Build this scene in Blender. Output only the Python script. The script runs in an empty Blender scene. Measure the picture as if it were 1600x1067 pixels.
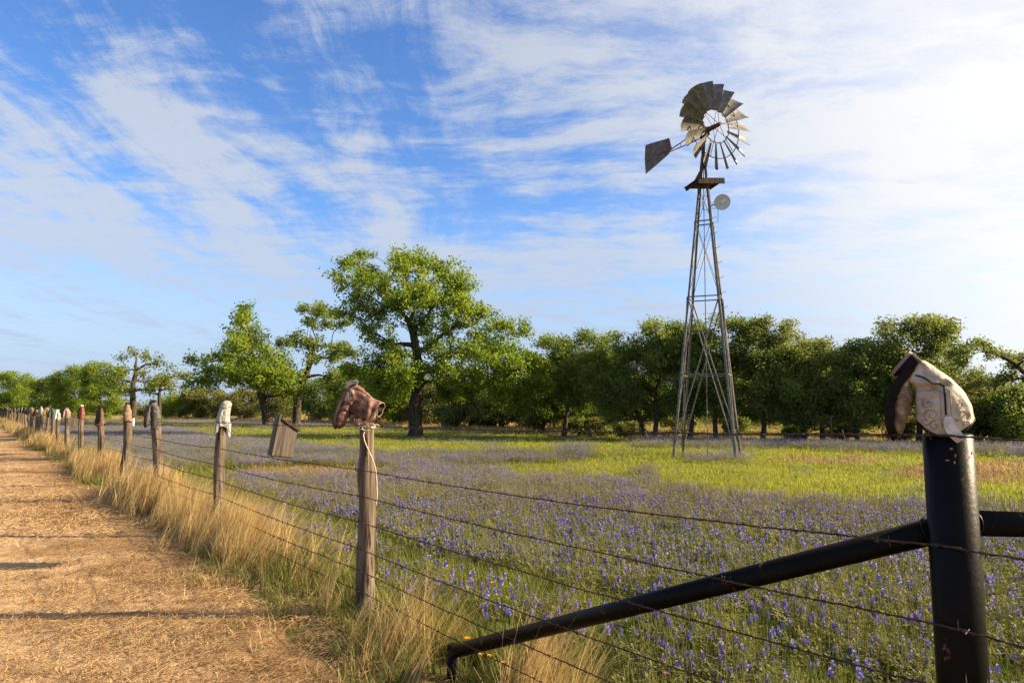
import bpy, math, random
import numpy as np
from mathutils import Vector, Matrix, Euler, noise

# ------------------------------------------------------------------ camera, sky, sun
C = bpy.context.scene.collection
SC = bpy.context.scene
EYE, FPX, W0, H0 = 1.45, 1050.0, 1600.0, 1067.0
PITCH = math.atan(104.0 / FPX)
cam = bpy.data.cameras.new("camera")
cam.sensor_width = 36.0
cam.lens = 36.0 * FPX / W0
cam.clip_start = 0.05
cam.clip_end = 9000
camo = bpy.data.objects.new("camera", cam)
C.objects.link(camo)
camo.location = (0, 0, EYE)
camo.rotation_euler = (math.pi / 2 + PITCH, 0, 0)
SC.camera = camo

SUN_EL, SUN_AZ = math.radians(25), math.radians(89)     # azimuth clockwise from +Y
SUNV = Vector((math.cos(SUN_EL) * math.sin(SUN_AZ), math.cos(SUN_EL) * math.cos(SUN_AZ), math.sin(SUN_EL)))
sl = bpy.data.lights.new("sun", 'SUN')
sl.energy = 5.0
sl.angle = math.radians(0.5)
sl.color = (1.0, 0.80, 0.53)
so = bpy.data.objects.new("sun", sl)
C.objects.link(so)
so.rotation_euler = (-SUNV).to_track_quat('-Z', 'Y').to_euler()
so.location = SUNV * 60

SC.view_settings.view_transform = 'Standard'
SC.view_settings.look = 'None'
SC.view_settings.exposure = 1.6
SC.view_settings.gamma = 1


class NT:
    """small helper for node trees"""
    def __init__(s, nt):
        s.nt = nt
        s.L = nt.links

    def n(s, typ, **kw):
        nd = s.nt.nodes.new(typ)
        for k, v in kw.items():
            if k == 'ins':
                for kk, vv in v.items():
                    sock = nd.inputs[kk]
                    if isinstance(vv, bpy.types.NodeSocket):
                        s.L.new(vv, sock)
                    else:
                        sock.default_value = vv
            else:
                setattr(nd, k, v)
        return nd

    def math(s, op, a, b=0.0, c=0.0, clamp=False):
        nd = s.n('ShaderNodeMath', operation=op, use_clamp=clamp)
        for i, v in enumerate((a, b, c)):
            if isinstance(v, bpy.types.NodeSocket):
                s.L.new(v, nd.inputs[i])
            else:
                nd.inputs[i].default_value = v
        return nd.outputs[0]

    def smooth(s, v, lo, hi, a=0.0, b=1.0):
        nd = s.n('ShaderNodeMapRange', interpolation_type='SMOOTHSTEP')
        s.L.new(v, nd.inputs[0])
        nd.inputs[1].default_value = lo
        nd.inputs[2].default_value = hi
        nd.inputs[3].default_value = a
        nd.inputs[4].default_value = b
        return nd.outputs[0]

    def noise(s, vec, scale, detail=5, rough=0.55, dist=0.0, out=0):
        nd = s.n('ShaderNodeTexNoise')
        if vec is not None:
            s.L.new(vec, nd.inputs['Vector'])
        nd.inputs['Scale'].default_value = scale
        nd.inputs['Detail'].default_value = detail
        nd.inputs['Roughness'].default_value = rough
        nd.inputs['Distortion'].default_value = dist
        return nd.outputs[out]

    def mix(s, fac, a, b, blend='MIX'):
        nd = s.n('ShaderNodeMix', data_type='RGBA', blend_type=blend)
        for sock, v in ((nd.inputs[0], fac), (nd.inputs[6], a), (nd.inputs[7], b)):
            if isinstance(v, bpy.types.NodeSocket):
                s.L.new(v, sock)
            else:
                sock.default_value = v if not isinstance(v, tuple) or len(v) == 4 else (*v, 1)
        return nd.outputs[2]

    def mapping(s, vec, rot=(0, 0, 0), scale=(1, 1, 1), loc=(0, 0, 0)):
        nd = s.n('ShaderNodeMapping')
        s.L.new(vec, nd.inputs[0])
        nd.inputs['Location'].default_value = loc
        nd.inputs['Rotation'].default_value = rot
        nd.inputs['Scale'].default_value = scale
        return nd.outputs[0]


def build_world():
    w = bpy.data.worlds.new("World")
    SC.world = w
    w.use_nodes = True
    nt = w.node_tree
    nt.nodes.clear()
    T = NT(nt)
    sky = T.n('ShaderNodeTexSky', sky_type='NISHITA', sun_disc=False)
    sky.sun_elevation = SUN_EL
    sky.sun_rotation = SUN_AZ
    sky.altitude = 300
    sky.air_density = 1.0
    sky.dust_density = 0.35
    sky.ozone_density = 4.0
    hs = T.n('ShaderNodeHueSaturation', ins={'Hue': 0.508, 'Saturation': 1.14, 'Value': 1.0, 'Color': sky.outputs[0]})
    bg = T.n('ShaderNodeBackground', ins={'Color': hs.outputs[0], 'Strength': 0.080})
    tc = T.n('ShaderNodeTexCoord')
    sep = T.n('ShaderNodeSeparateXYZ')
    T.L.new(tc.outputs['Generated'], sep.inputs[0])
    x, y, z = sep.outputs
    zz = T.math('ADD', T.math('MAXIMUM', z, 0.0), 0.10)
    px = T.math('DIVIDE', x, zz)
    py = T.math('DIVIDE', y, zz)
    comb = T.n('ShaderNodeCombineXYZ')
    T.L.new(px, comb.inputs[0])
    T.L.new(py, comb.inputs[1])
    p = comb.outputs[0]
    az = T.math('DIVIDE', x, T.math('MAXIMUM', y, 0.05))      # tan(azimuth)
    el = T.math('DIVIDE', z, T.math('MAXIMUM', y, 0.05))

    def patch(a0, e0, ra, re, rot, amp):
        """a soft elongated region of the sky round a direction"""
        c, q = math.cos(rot), math.sin(rot)
        da, de = T.math('SUBTRACT', az, a0), T.math('SUBTRACT', el, e0)
        u = T.math('ADD', T.math('MULTIPLY', da, c / ra), T.math('MULTIPLY', de, q / ra))
        w_ = T.math('ADD', T.math('MULTIPLY', da, -q / re), T.math('MULTIPLY', de, c / re))
        r2 = T.math('ADD', T.math('MULTIPLY', u, u), T.math('MULTIPLY', w_, w_))
        return T.math('MULTIPLY', T.math('EXPONENT', T.math('MULTIPLY', r2, -1.0)), amp)
    # gently warped, slightly stretched cirrus
    wn = T.noise(p, 1.3, 3, 0.5, out=1)
    wv = T.n('ShaderNodeVectorMath', operation='MULTIPLY_ADD')
    T.L.new(wn, wv.inputs[0])
    wv.inputs[1].default_value = (0.32, 0.32, 0)
    T.L.new(p, wv.inputs[2])
    pw = wv.outputs[0]
    s1 = T.noise(T.mapping(pw, (0, 0, math.radians(8)), (0.85, 1.35, 1), (3.1, 1.7, 0)), 1.25, 12, 0.67, 0.15)
    s2 = T.noise(T.mapping(pw, (0, 0, math.radians(-38)), (2.7, 0.62, 1), (5.3, 0.4, 0)), 1.05, 12, 0.66, 0.2)
    s3 = T.noise(T.mapping(pw, (0, 0, math.radians(12)), (1.4, 3.0, 1), (7.2, 1.4, 0)), 2.4, 8, 0.66, 0.15)
    side = T.smooth(az, -0.35, 0.15)
    st = T.math('ADD', T.math('MULTIPLY', s1, side), T.math('MULTIPLY', s2, T.math('SUBTRACT', 1.0, side)))
    v = T.math('ADD', T.math('MULTIPLY', T.math('SUBTRACT', st, 0.5), 1.55), T.math('MULTIPLY', T.math('SUBTRACT', s3, 0.5), 0.75))
    B = T.smooth(az, -0.35, 0.60, 0.03, 0.20)
    for args in ((-.575, .46, .22, .055, -.85, .15), (-.36, .39, .22, .05, -.75, .11), (-.68, .36, .22, .10, -.3, .11), (-.40, .27, .30, .075, -.25, .12), (-.20, .41, .12, .014, -.06, .17),
                 (-.30, .17, .30, .05, -.05, .08), (-.72, .22, .16, .06, 0, .08), (.05, .55, .24, .10, .3, .10), (-.05, .23, .25, .05, -.1, .09), (-.19, .52, .12, .12, 0, -.12), (-.70, .58, .10, .08, 0, -.08),
                 (-.55, .08, .35, .06, 0, -.12), (-.05, .33, .10, .05, .2, -.08), (-.33, .52, .09, .06, .5, -.08)):
        B = T.math('ADD', B, patch(*args[:5], args[5] * 0.88))
    v = T.math('ADD', v, B)
    cov = T.smooth(v, -0.07, 0.30)
    sv = T.n('ShaderNodeVectorMath', operation='DOT_PRODUCT')
    T.L.new(tc.outputs['Generated'], sv.inputs[0])
    sv.inputs[1].default_value = SUNV
    glow = T.smooth(sv.outputs['Value'], 0.20, 0.72)
    veil = T.math('ADD', T.math('MULTIPLY', glow, 0.80), T.math('MULTIPLY', T.smooth(z, 0.0, 0.30, 1.0, 0.0), T.math('MULTIPLY', T.math('SUBTRACT', 1.0, glow), 0.95)))
    keep = T.math('MULTIPLY', T.math('SUBTRACT', 1.0, T.math('MULTIPLY', cov, 0.80)), T.math('SUBTRACT', 1.0, veil), clamp=True)
    mask = T.math('SUBTRACT', 1.0, keep, clamp=True)
    ccol = T.mix(glow, (0.80, 0.85, 0.93), (1.0, 0.985, 0.95))
    ccol = T.mix(T.math('MULTIPLY', T.smooth(z, 0.04, 0.30, 1.0, 0.0), T.math('SUBTRACT', 1.0, glow)), ccol, (0.57, 0.71, 0.95))
    cst = T.math('ADD', 0.275, T.math('MULTIPLY', glow, 0.075))
    cb = T.n('ShaderNodeBackground', ins={'Color': ccol, 'Strength': cst})
    mx = T.n('ShaderNodeMixShader')
    T.L.new(mask, mx.inputs[0])
    T.L.new(bg.outputs[0], mx.inputs[1])
    T.L.new(cb.outputs[0], mx.inputs[2])
    out = T.n('ShaderNodeOutputWorld')
    T.L.new(mx.outputs[0], out.inputs[0])


build_world()

# ------------------------------------------------------------------ geometry helpers
cp, sp_ = math.cos(PITCH), math.sin(PITCH)


def ray(px, py):
    a, b = (px - W0 / 2) / FPX, (H0 / 2 - py) / FPX
    return Vector((a, cp - b * sp_, sp_ + b * cp))


def P(px, py, Y):
    """world point on the sight line of a photograph pixel at depth Y"""
    r = ray(px, py)
    return Vector((0, 0, EYE)) + r * (Y / r.y)


def G(px, py, z=0.0):
    r = ray(px, py)
    return Vector((0, 0, EYE)) + r * ((z - EYE) / r.z)


def topx(X, Y, Z=0.0):
    """vectorised world -> photograph pixel"""
    dy, dz = Y, Z - EYE
    f = dy * cp + dz * sp_
    u = -dy * sp_ + dz * cp
    return W0 / 2 + FPX * X / f, H0 / 2 - FPX * u / f


FA, FC = G(573, 965), G(243, 787)
FU = (FC - FA).normalized()                 # along the fence, away from the camera
FN = Vector((-FU.y, FU.x, 0))               # towards the road (left)
if FN.x > 0:
    FN = -FN


def fence_at(px, py):
    r = ray(px, py)
    o = Vector((0, 0, EYE))
    t = (FA - o).dot(FN) / r.dot(FN)
    return o + r * t


def fence_pt(Y, off=0.0, z=0.0):
    p = FA + FU * ((Y - FA.y) / FU.y)
    return Vector((p.x, p.y, z)) + FN * off


def fence_off(x, y):
    """signed distance from fence, + towards the road"""
    return (x - FA.x) * FN.x + (y - FA.y) * FN.y


def gz(x, y):
    return -0.13 * np.exp(-(((x - 0.2) ** 2 + (y - 3.3) ** 2) / 1.7)) + 0.018 * np.sin(x * 0.9 + 1.3) * np.sin(y * 0.7)


class MB:
    def __init__(s):
        s.V, s.F, s.M = [], [], []

    def quad(s, pts, m=0):
        b = len(s.V)
        s.V.extend([tuple(p) for p in pts])
        s.F.append(tuple(range(b, b + len(pts))))
        s.M.append(m)

    def rings(s, rings, m=0, cap0=True, cap1=True, closed=True):
        b = len(s.V)
        n = len(rings[0])
        for r in rings:
            s.V.extend([tuple(p) for p in r])
        for i in range(len(rings) - 1):
            for j in range(n if closed else n - 1):
                k = (j + 1) % n
                s.F.append((b + i * n + j, b + i * n + k, b + (i + 1) * n + k, b + (i + 1) * n + j))
                s.M.append(m)
        if cap0:
            s.F.append(tuple(b + j for j in reversed(range(n)))); s.M.append(m)
        if cap1:
            s.F.append(tuple(b + (len(rings) - 1) * n + j for j in range(n))); s.M.append(m)

    def tube(s, pts, rad, sides=8, m=0, cap=True):
        pts = [Vector(p) for p in pts]
        if not hasattr(rad, '__len__'):
            rad = [rad] * len(pts)
        rings = []
        up = None
        for i, p in enumerate(pts):
            d = pts[min(i + 1, len(pts) - 1)] - pts[max(i - 1, 0)]
            if d.length < 1e-9:
                d = Vector((0, 0, 1))
            d.normalize()
            if up is None:
                up = Vector((0, 0, 1)) if abs(d.z) < 0.9 else Vector((1, 0, 0))
            u = up - d * up.dot(d)
            if u.length < 1e-6:
                u = Vector((0, 1, 0)) - d * d.y
            u.normalize()
            up = u
            v = d.cross(u)
            rings.append([p + (u * math.cos(2 * math.pi * k / sides) + v * math.sin(2 * math.pi * k / sides)) * rad[i] for k in range(sides)])
        s.rings(rings, m, cap, cap)

    def box(s, c, size, M=None, m=0, bev=0.0):
        """box centre c, full size, optional 3x3/4x4 matrix applied about c"""
        hx, hy, hz = [q / 2 for q in size]
        M = (M or Matrix.Identity(3)).to_3x3()
        c = Vector(c)
        if bev:
            b = min(bev, hx * .9, hy * .9, hz * .9)
            prof = [(-hx + b, -hy), (hx - b, -hy), (hx, -hy + b), (hx, hy - b), (hx - b, hy), (-hx + b, hy), (-hx, hy - b), (-hx, -hy + b)]
            sc = lambda k: [(x * (1 - k / hx), y * (1 - k / hy)) for x, y in prof]
            R = []
            for z, k in ((-hz, b), (-hz + b, 0), (hz - b, 0), (hz, b)):
                R.append([c + M @ Vector((x, y, z)) for x, y in sc(k)])
            s.rings(R, m)
        else:
            R = [[c + M @ Vector((x * hx, y * hy, z * hz)) for x, y in ((-1, -1), (1, -1), (1, 1), (-1, 1))] for z in (-1, 1)]
            s.rings(R, m)

    def beam(s, a, b, w, t, m=0, up=Vector((0, 0, 1))):
        a, b = Vector(a), Vector(b)
        d = (b - a).normalized()
        if abs(d.dot(up)) > 0.98:
            up = Vector((1, 0, 0))
        u = (up - d * up.dot(d)).normalized()
        v = d.cross(u)
        R = [[p + v * (x * w / 2) + u * (y * t / 2) for x, y in ((-1, -1), (1, -1), (1, 1), (-1, 1))] for p in (a, b)]
        s.rings(R, m)

    def build(s, name, mats, parent=None, smooth=False, loc=None):
        me = bpy.data.meshes.new(name)
        me.from_pydata(s.V, [], s.F)
        if not isinstance(mats, (list, tuple)):
            mats = [mats]
        for mt in mats:
            me.materials.append(mt)
        if len(mats) > 1:
            me.polygons.foreach_set('material_index', s.M)
        if smooth:
            me.polygons.foreach_set('use_smooth', [True] * len(me.polygons))
        me.update()
        o = bpy.data.objects.new(name, me)
        C.objects.link(o)
        if parent:
            o.parent = parent
        if loc is not None:
            o.location = loc
        return o


def np_quads(name, V, mat, parent=None, link=True):
    """V: (n,4,3) array of separate quads"""
    n = len(V)
    me = bpy.data.meshes.new(name)
    me.vertices.add(n * 4)
    me.vertices.foreach_set('co', V.reshape(-1).astype(np.float32))
    me.loops.add(n * 4)
    me.loops.foreach_set('vertex_index', np.arange(n * 4, dtype=np.int32))
    me.polygons.add(n)
    me.polygons.foreach_set('loop_start', np.arange(0, n * 4, 4, dtype=np.int32))
    me.polygons.foreach_set('loop_total', np.full(n, 4, dtype=np.int32))
    me.materials.append(mat)
    me.update(calc_edges=True)
    me.validate()
    o = bpy.data.objects.new(name, me)
    if link:
        C.objects.link(o)
    if parent:
        o.parent = parent
    return o


def tag(o, label=None, cat=None, group=None, kind=None):
    if label: o['label'] = label
    if cat: o['category'] = cat
    if group: o['group'] = group
    if kind: o['kind'] = kind
    return o


def empty(name, loc, rz=0.0, label=None, cat=None, group=None):
    o = bpy.data.objects.new(name, None)
    o.empty_display_size = 0.2
    C.objects.link(o)
    o.location = loc
    o.rotation_euler = (0, 0, rz)
    return tag(o, label, cat, group)


# ------------------------------------------------------------------ materials
def new_mat(name):
    m = bpy.data.materials.new(name)
    m.use_nodes = True
    m.node_tree.nodes.clear()
    return m, NT(m.node_tree)


def surf(name, c1, c2, scale=8.0, rough=0.7, metallic=0.0, stretch=(1, 1, 1), bump=0.0, bscale=None, c3=None, t3=0.62, spec=0.3, detail=6, contrast=0.18, coat=0.0, s3=0.45):
    m, T = new_mat(name)
    tc = T.n('ShaderNodeTexCoord')
    v = T.mapping(tc.outputs['Object'], scale=stretch)
    n1 = T.noise(v, scale, detail, 0.6)
    col = T.mix(T.smooth(n1, 0.5 - contrast, 0.5 + contrast), c1, c2)
    if c3:
        n3 = T.noise(v, scale * s3, 7, 0.7)
        col = T.mix(T.smooth(n3, t3, t3 + 0.05), col, c3)
    bs = T.n('ShaderNodeBsdfPrincipled', ins={'Base Color': col, 'Roughness': rough, 'Metallic': metallic, 'Specular IOR Level': spec, 'Coat Weight': coat})
    if bump:
        bn = T.n('ShaderNodeBump', ins={'Strength': bump, 'Distance': 0.01, 'Height': T.noise(v, bscale or scale * 2, 6, 0.65)})
        T.L.new(bn.outputs[0], bs.inputs['Normal'])
    out = T.n('ShaderNodeOutputMaterial')
    T.L.new(bs.outputs[0], out.inputs[0])
    return m


def leafy(name, c1, c2, trans=0.4, tcol=None, scale=0.5, rough=0.55, perobj=False, c3=None, f3=0.0):
    """leaf / blade material: diffuse front plus light coming through"""
    m, T = new_mat(name)
    geo = T.n('ShaderNodeNewGeometry')
    rnd = geo.outputs['Random Per Island']
    n1 = T.noise(geo.outputs['Position'], scale, 3, 0.5)
    f = T.math('ADD', T.math('MULTIPLY', T.smooth(n1, 0.35, 0.65), 0.55), T.math('MULTIPLY', rnd, 0.45))
    if perobj:
        oi = T.n('ShaderNodeObjectInfo')
        f = T.math('ADD', T.math('MULTIPLY', f, 0.6), T.math('MULTIPLY', oi.outputs['Random'], 0.4))
    col = T.mix(f, c1, c2)
    if c3:
        col = T.mix(T.math('GREATER_THAN', rnd, 1.0 - f3), col, c3)
    bs = T.n('ShaderNodeBsdfPrincipled', ins={'Base Color': col, 'Roughness': rough, 'Specular IOR Level': 0.25})
    tr = T.n('ShaderNodeBsdfTranslucent')
    tcn = T.mix(1.0, col, tcol or (1.25, 1.25, 0.55), 'MULTIPLY')
    T.L.new(tcn, tr.inputs[0])
    mx = T.n('ShaderNodeMixShader', ins={0: trans})
    T.L.new(bs.outputs[0], mx.inputs[1])
    T.L.new(tr.outputs[0], mx.inputs[2])
    out = T.n('ShaderNodeOutputMaterial')
    T.L.new(mx.outputs[0], out.inputs[0])
    return m


M_bark = surf('bark', (0.035, 0.027, 0.02), (0.085, 0.068, 0.052), 9, 0.9, stretch=(1, 1, .25), bump=0.8, spec=0.1)
M_wood = surf('weathered_post_wood', (0.055, 0.040, 0.028), (0.19, 0.148, 0.108), 26, 0.9, stretch=(1, 1, .07), bump=0.9, bscale=40, c3=(0.020, 0.014, 0.010), t3=0.565, spec=0.1, s3=0.9)
M_board = surf('grey_board_wood', (0.06, 0.048, 0.039), (0.165, 0.135, 0.108), 30, 0.9, stretch=(1, 1, .06), bump=0.6, c3=(0.05, 0.037, 0.028), t3=0.6, spec=0.1)
M_boarddark = surf('dark_board_wood', (0.032, 0.024, 0.019), (0.08, 0.06, 0.047), 30, 0.9, stretch=(1, 1, .06), bump=0.6, spec=0.1)
M_wire = surf('rusty_wire', (0.03, 0.02, 0.016), (0.09, 0.055, 0.038), 30, 0.75, metallic=0.3)
M_black = surf('black_pipe_paint', (0.0015, 0.0014, 0.0015), (0.0035, 0.003, 0.003), 12, 0.42, bump=0.15, bscale=60, c3=(0.11, 0.05, 0.028), t3=0.60, s3=0.8, spec=0.10)
M_galv = surf('galvanised_steel', (0.10, 0.093, 0.080), (0.20, 0.185, 0.16), 14, 0.5, metallic=0.55, c3=(0.13, 0.075, 0.045), t3=0.66)
M_blade = surf('weathered_blade_steel', (0.105, 0.10, 0.09), (0.215, 0.205, 0.185), 7, 0.6, metallic=0.3, c3=(0.17, 0.10, 0.06), t3=0.60)
M_rust = surf('rusted_iron', (0.07, 0.032, 0.022), (0.15, 0.065, 0.04), 20, 0.8, metallic=0.2)
M_vane = surf('rusty_vane_steel', (0.12, 0.075, 0.05), (0.20, 0.15, 0.115), 6, 0.65, metallic=0.3, c3=(0.15, 0.08, 0.05), t3=0.52)
M_white = surf('white_plastic', (0.66, 0.65, 0.63), (0.78, 0.77, 0.75), 12, 0.5)
M_dish = surf('dish_plastic', (0.5, 0.5, 0.48), (0.6, 0.6, 0.57), 10, 0.5)
M_rope = surf('old_rope', (0.42, 0.33, 0.22), (0.60, 0.50, 0.36), 60, 0.9)
M_dark = surf('dark_cap', (0.02, 0.017, 0.015), (0.05, 0.04, 0.035), 20, 0.7)
M_stake = surf('thin_steel_post', (0.05, 0.04, 0.03), (0.12, 0.09, 0.07), 20, 0.8)


def ground_mats():
    # meadow soil under the grass
    m, T = new_mat('meadow_soil')
    geo = T.n('ShaderNodeNewGeometry')
    pos = geo.outputs['Position']
    n1 = T.noise(pos, 0.35, 6, 0.6)
    n2 = T.noise(pos, 6.0, 6, 0.7)
    col = T.mix(T.smooth(n1, 0.35, 0.65), (0.075, 0.085, 0.022), (0.16, 0.155, 0.04))
    col = T.mix(T.smooth(n2, 0.45, 0.75), col, (0.10, 0.075, 0.035))
    bs = T.n('ShaderNodeBsdfPrincipled', ins={'Base Color': col, 'Roughness': 0.95, 'Specular IOR Level': 0.05})
    bn = T.n('ShaderNodeBump', ins={'Strength': 0.8, 'Distance': 0.04, 'Height': n2})
    T.L.new(bn.outputs[0], bs.inputs['Normal'])
    out = T.n('ShaderNodeOutputMaterial')
    T.L.new(bs.outputs[0], out.inputs[0])
    # packed caliche track
    m2, T = new_mat('track_dirt')
    geo = T.n('ShaderNodeNewGeometry')
    pos = geo.outputs['Position']
    n1 = T.noise(pos, 0.8, 7, 0.65)
    n2 = T.noise(pos, 9.0, 8, 0.7)
    n3 = T.noise(pos, 55.0, 4, 0.6)
    col = T.mix(T.smooth(n1, 0.35, 0.65), (0.34, 0.222, 0.115), (0.53, 0.37, 0.21))
    col = T.mix(T.smooth(n2, 0.5, 0.68), col, (0.24, 0.12, 0.05))
    vo = T.n('ShaderNodeTexVoronoi', ins={'Vector': pos, 'Scale': 45.0})
    col = T.mix(T.math('MULTIPLY', T.smooth(vo.outputs['Distance'], 0.22, 0.12), T.smooth(n2, 0.4, 0.6)), col, (0.60, 0.45, 0.28))
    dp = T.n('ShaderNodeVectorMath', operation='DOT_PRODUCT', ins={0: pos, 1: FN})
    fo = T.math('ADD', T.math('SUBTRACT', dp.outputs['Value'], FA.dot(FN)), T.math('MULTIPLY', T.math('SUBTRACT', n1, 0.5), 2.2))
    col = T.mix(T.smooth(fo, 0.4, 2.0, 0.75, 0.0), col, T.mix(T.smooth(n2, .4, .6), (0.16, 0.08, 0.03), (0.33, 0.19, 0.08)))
    h = T.math('ADD', T.math('MULTIPLY', n2, 1.0), T.math('MULTIPLY', n3, 0.45))
    bs = T.n('ShaderNodeBsdfPrincipled', ins={'Base Color': col, 'Roughness': 0.95, 'Specular IOR Level': 0.05})
    bn = T.n('ShaderNodeBump', ins={'Strength': 0.9, 'Distance': 0.035, 'Height': h})
    T.L.new(bn.outputs[0], bs.inputs['Normal'])
    out = T.n('ShaderNodeOutputMaterial')
    T.L.new(bs.outputs[0], out.inputs[0])
    return m, m2


M_soil, M_track = ground_mats()


# ------------------------------------------------------------------ ground
def build_ground():
    def axis(lo, hi, step, far):
        a = list(np.arange(lo, hi + 1e-6, step))
        d = step
        q = hi
        up = []
        while q < far:
            d *= 1.35
            q += d
            up.append(q)
        d, q, dn = step, lo, []
        while q > -far:
            d *= 1.35
            q -= d
            dn.append(q)
        return np.array(dn[::-1] + a + up)
    xs, ys = axis(-12, 14, 0.2, 3000), axis(-2, 22, 0.2, 3000)
    X, Y = np.meshgrid(xs, ys)
    Z = gz(X, Y)
    V = np.stack([X, Y, Z], -1).reshape(-1, 3)
    nx = len(xs)
    F = [(j * nx + i, j * nx + i + 1, (j + 1) * nx + i + 1, (j + 1) * nx + i) for j in range(len(ys) - 1) for i in range(nx - 1)]
    me = bpy.data.meshes.new('field')
    me.from_pydata(V.tolist(), [], F)
    me.materials.append(M_soil)
    me.polygons.foreach_set('use_smooth', [True] * len(F))
    o = bpy.data.objects.new('field', me)
    C.objects.link(o)
    tag(o, kind='structure')
    # the dirt track, a sheet 6 mm above the field, along the fence
    mb = MB()
    rows = []
    Ys = list(np.arange(-3.5, 2.4, 0.25)) + list(np.arange(2.4, 15, 0.055)) + list(np.arange(15, 40, 0.25)) + list(np.arange(40, 400, 4.0))
    offs = list(np.arange(0, 4.4, .055)) + [4.6, 5, 5.6, 6.5, 7.5, 8.7, 10]
    for Yv in Ys:
        e = 0.42 + 0.22 * noise.noise(Vector((Yv * 0.9, 3.3, 0))) + 0.12 * noise.noise(Vector((Yv * 3.1, 7.3, 0)))
        if Yv < 5.5:
            e += 0.12 * (5.5 - Yv) ** .8
        row = []
        for k, of in enumerate(offs):
            p = fence_pt(Yv, e + of)
            hgt = 0.012
            if 2 < Yv < 16 and of < 4.7:
                v3 = Vector((p.x, p.y, 0))
                hgt = 0.022 + 0.016 * noise.noise(v3 * 2.1) + 0.013 * noise.noise(v3 * 6.3) + 0.010 * noise.noise(v3 * 15)
                hgt = max(0.006, hgt * (0.3 + 0.7 * min(1, of / .2)) * min(1, (16 - Yv) / 2))
            row.append((p.x, p.y, float(gz(p.x, p.y)) + hgt))
        rows.append(row)
    mb.rings(rows, cap0=False, cap1=False, closed=False)
    mb.F = [tuple(reversed(f)) for f in mb.F]
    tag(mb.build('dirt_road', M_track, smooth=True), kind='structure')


build_ground()

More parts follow.
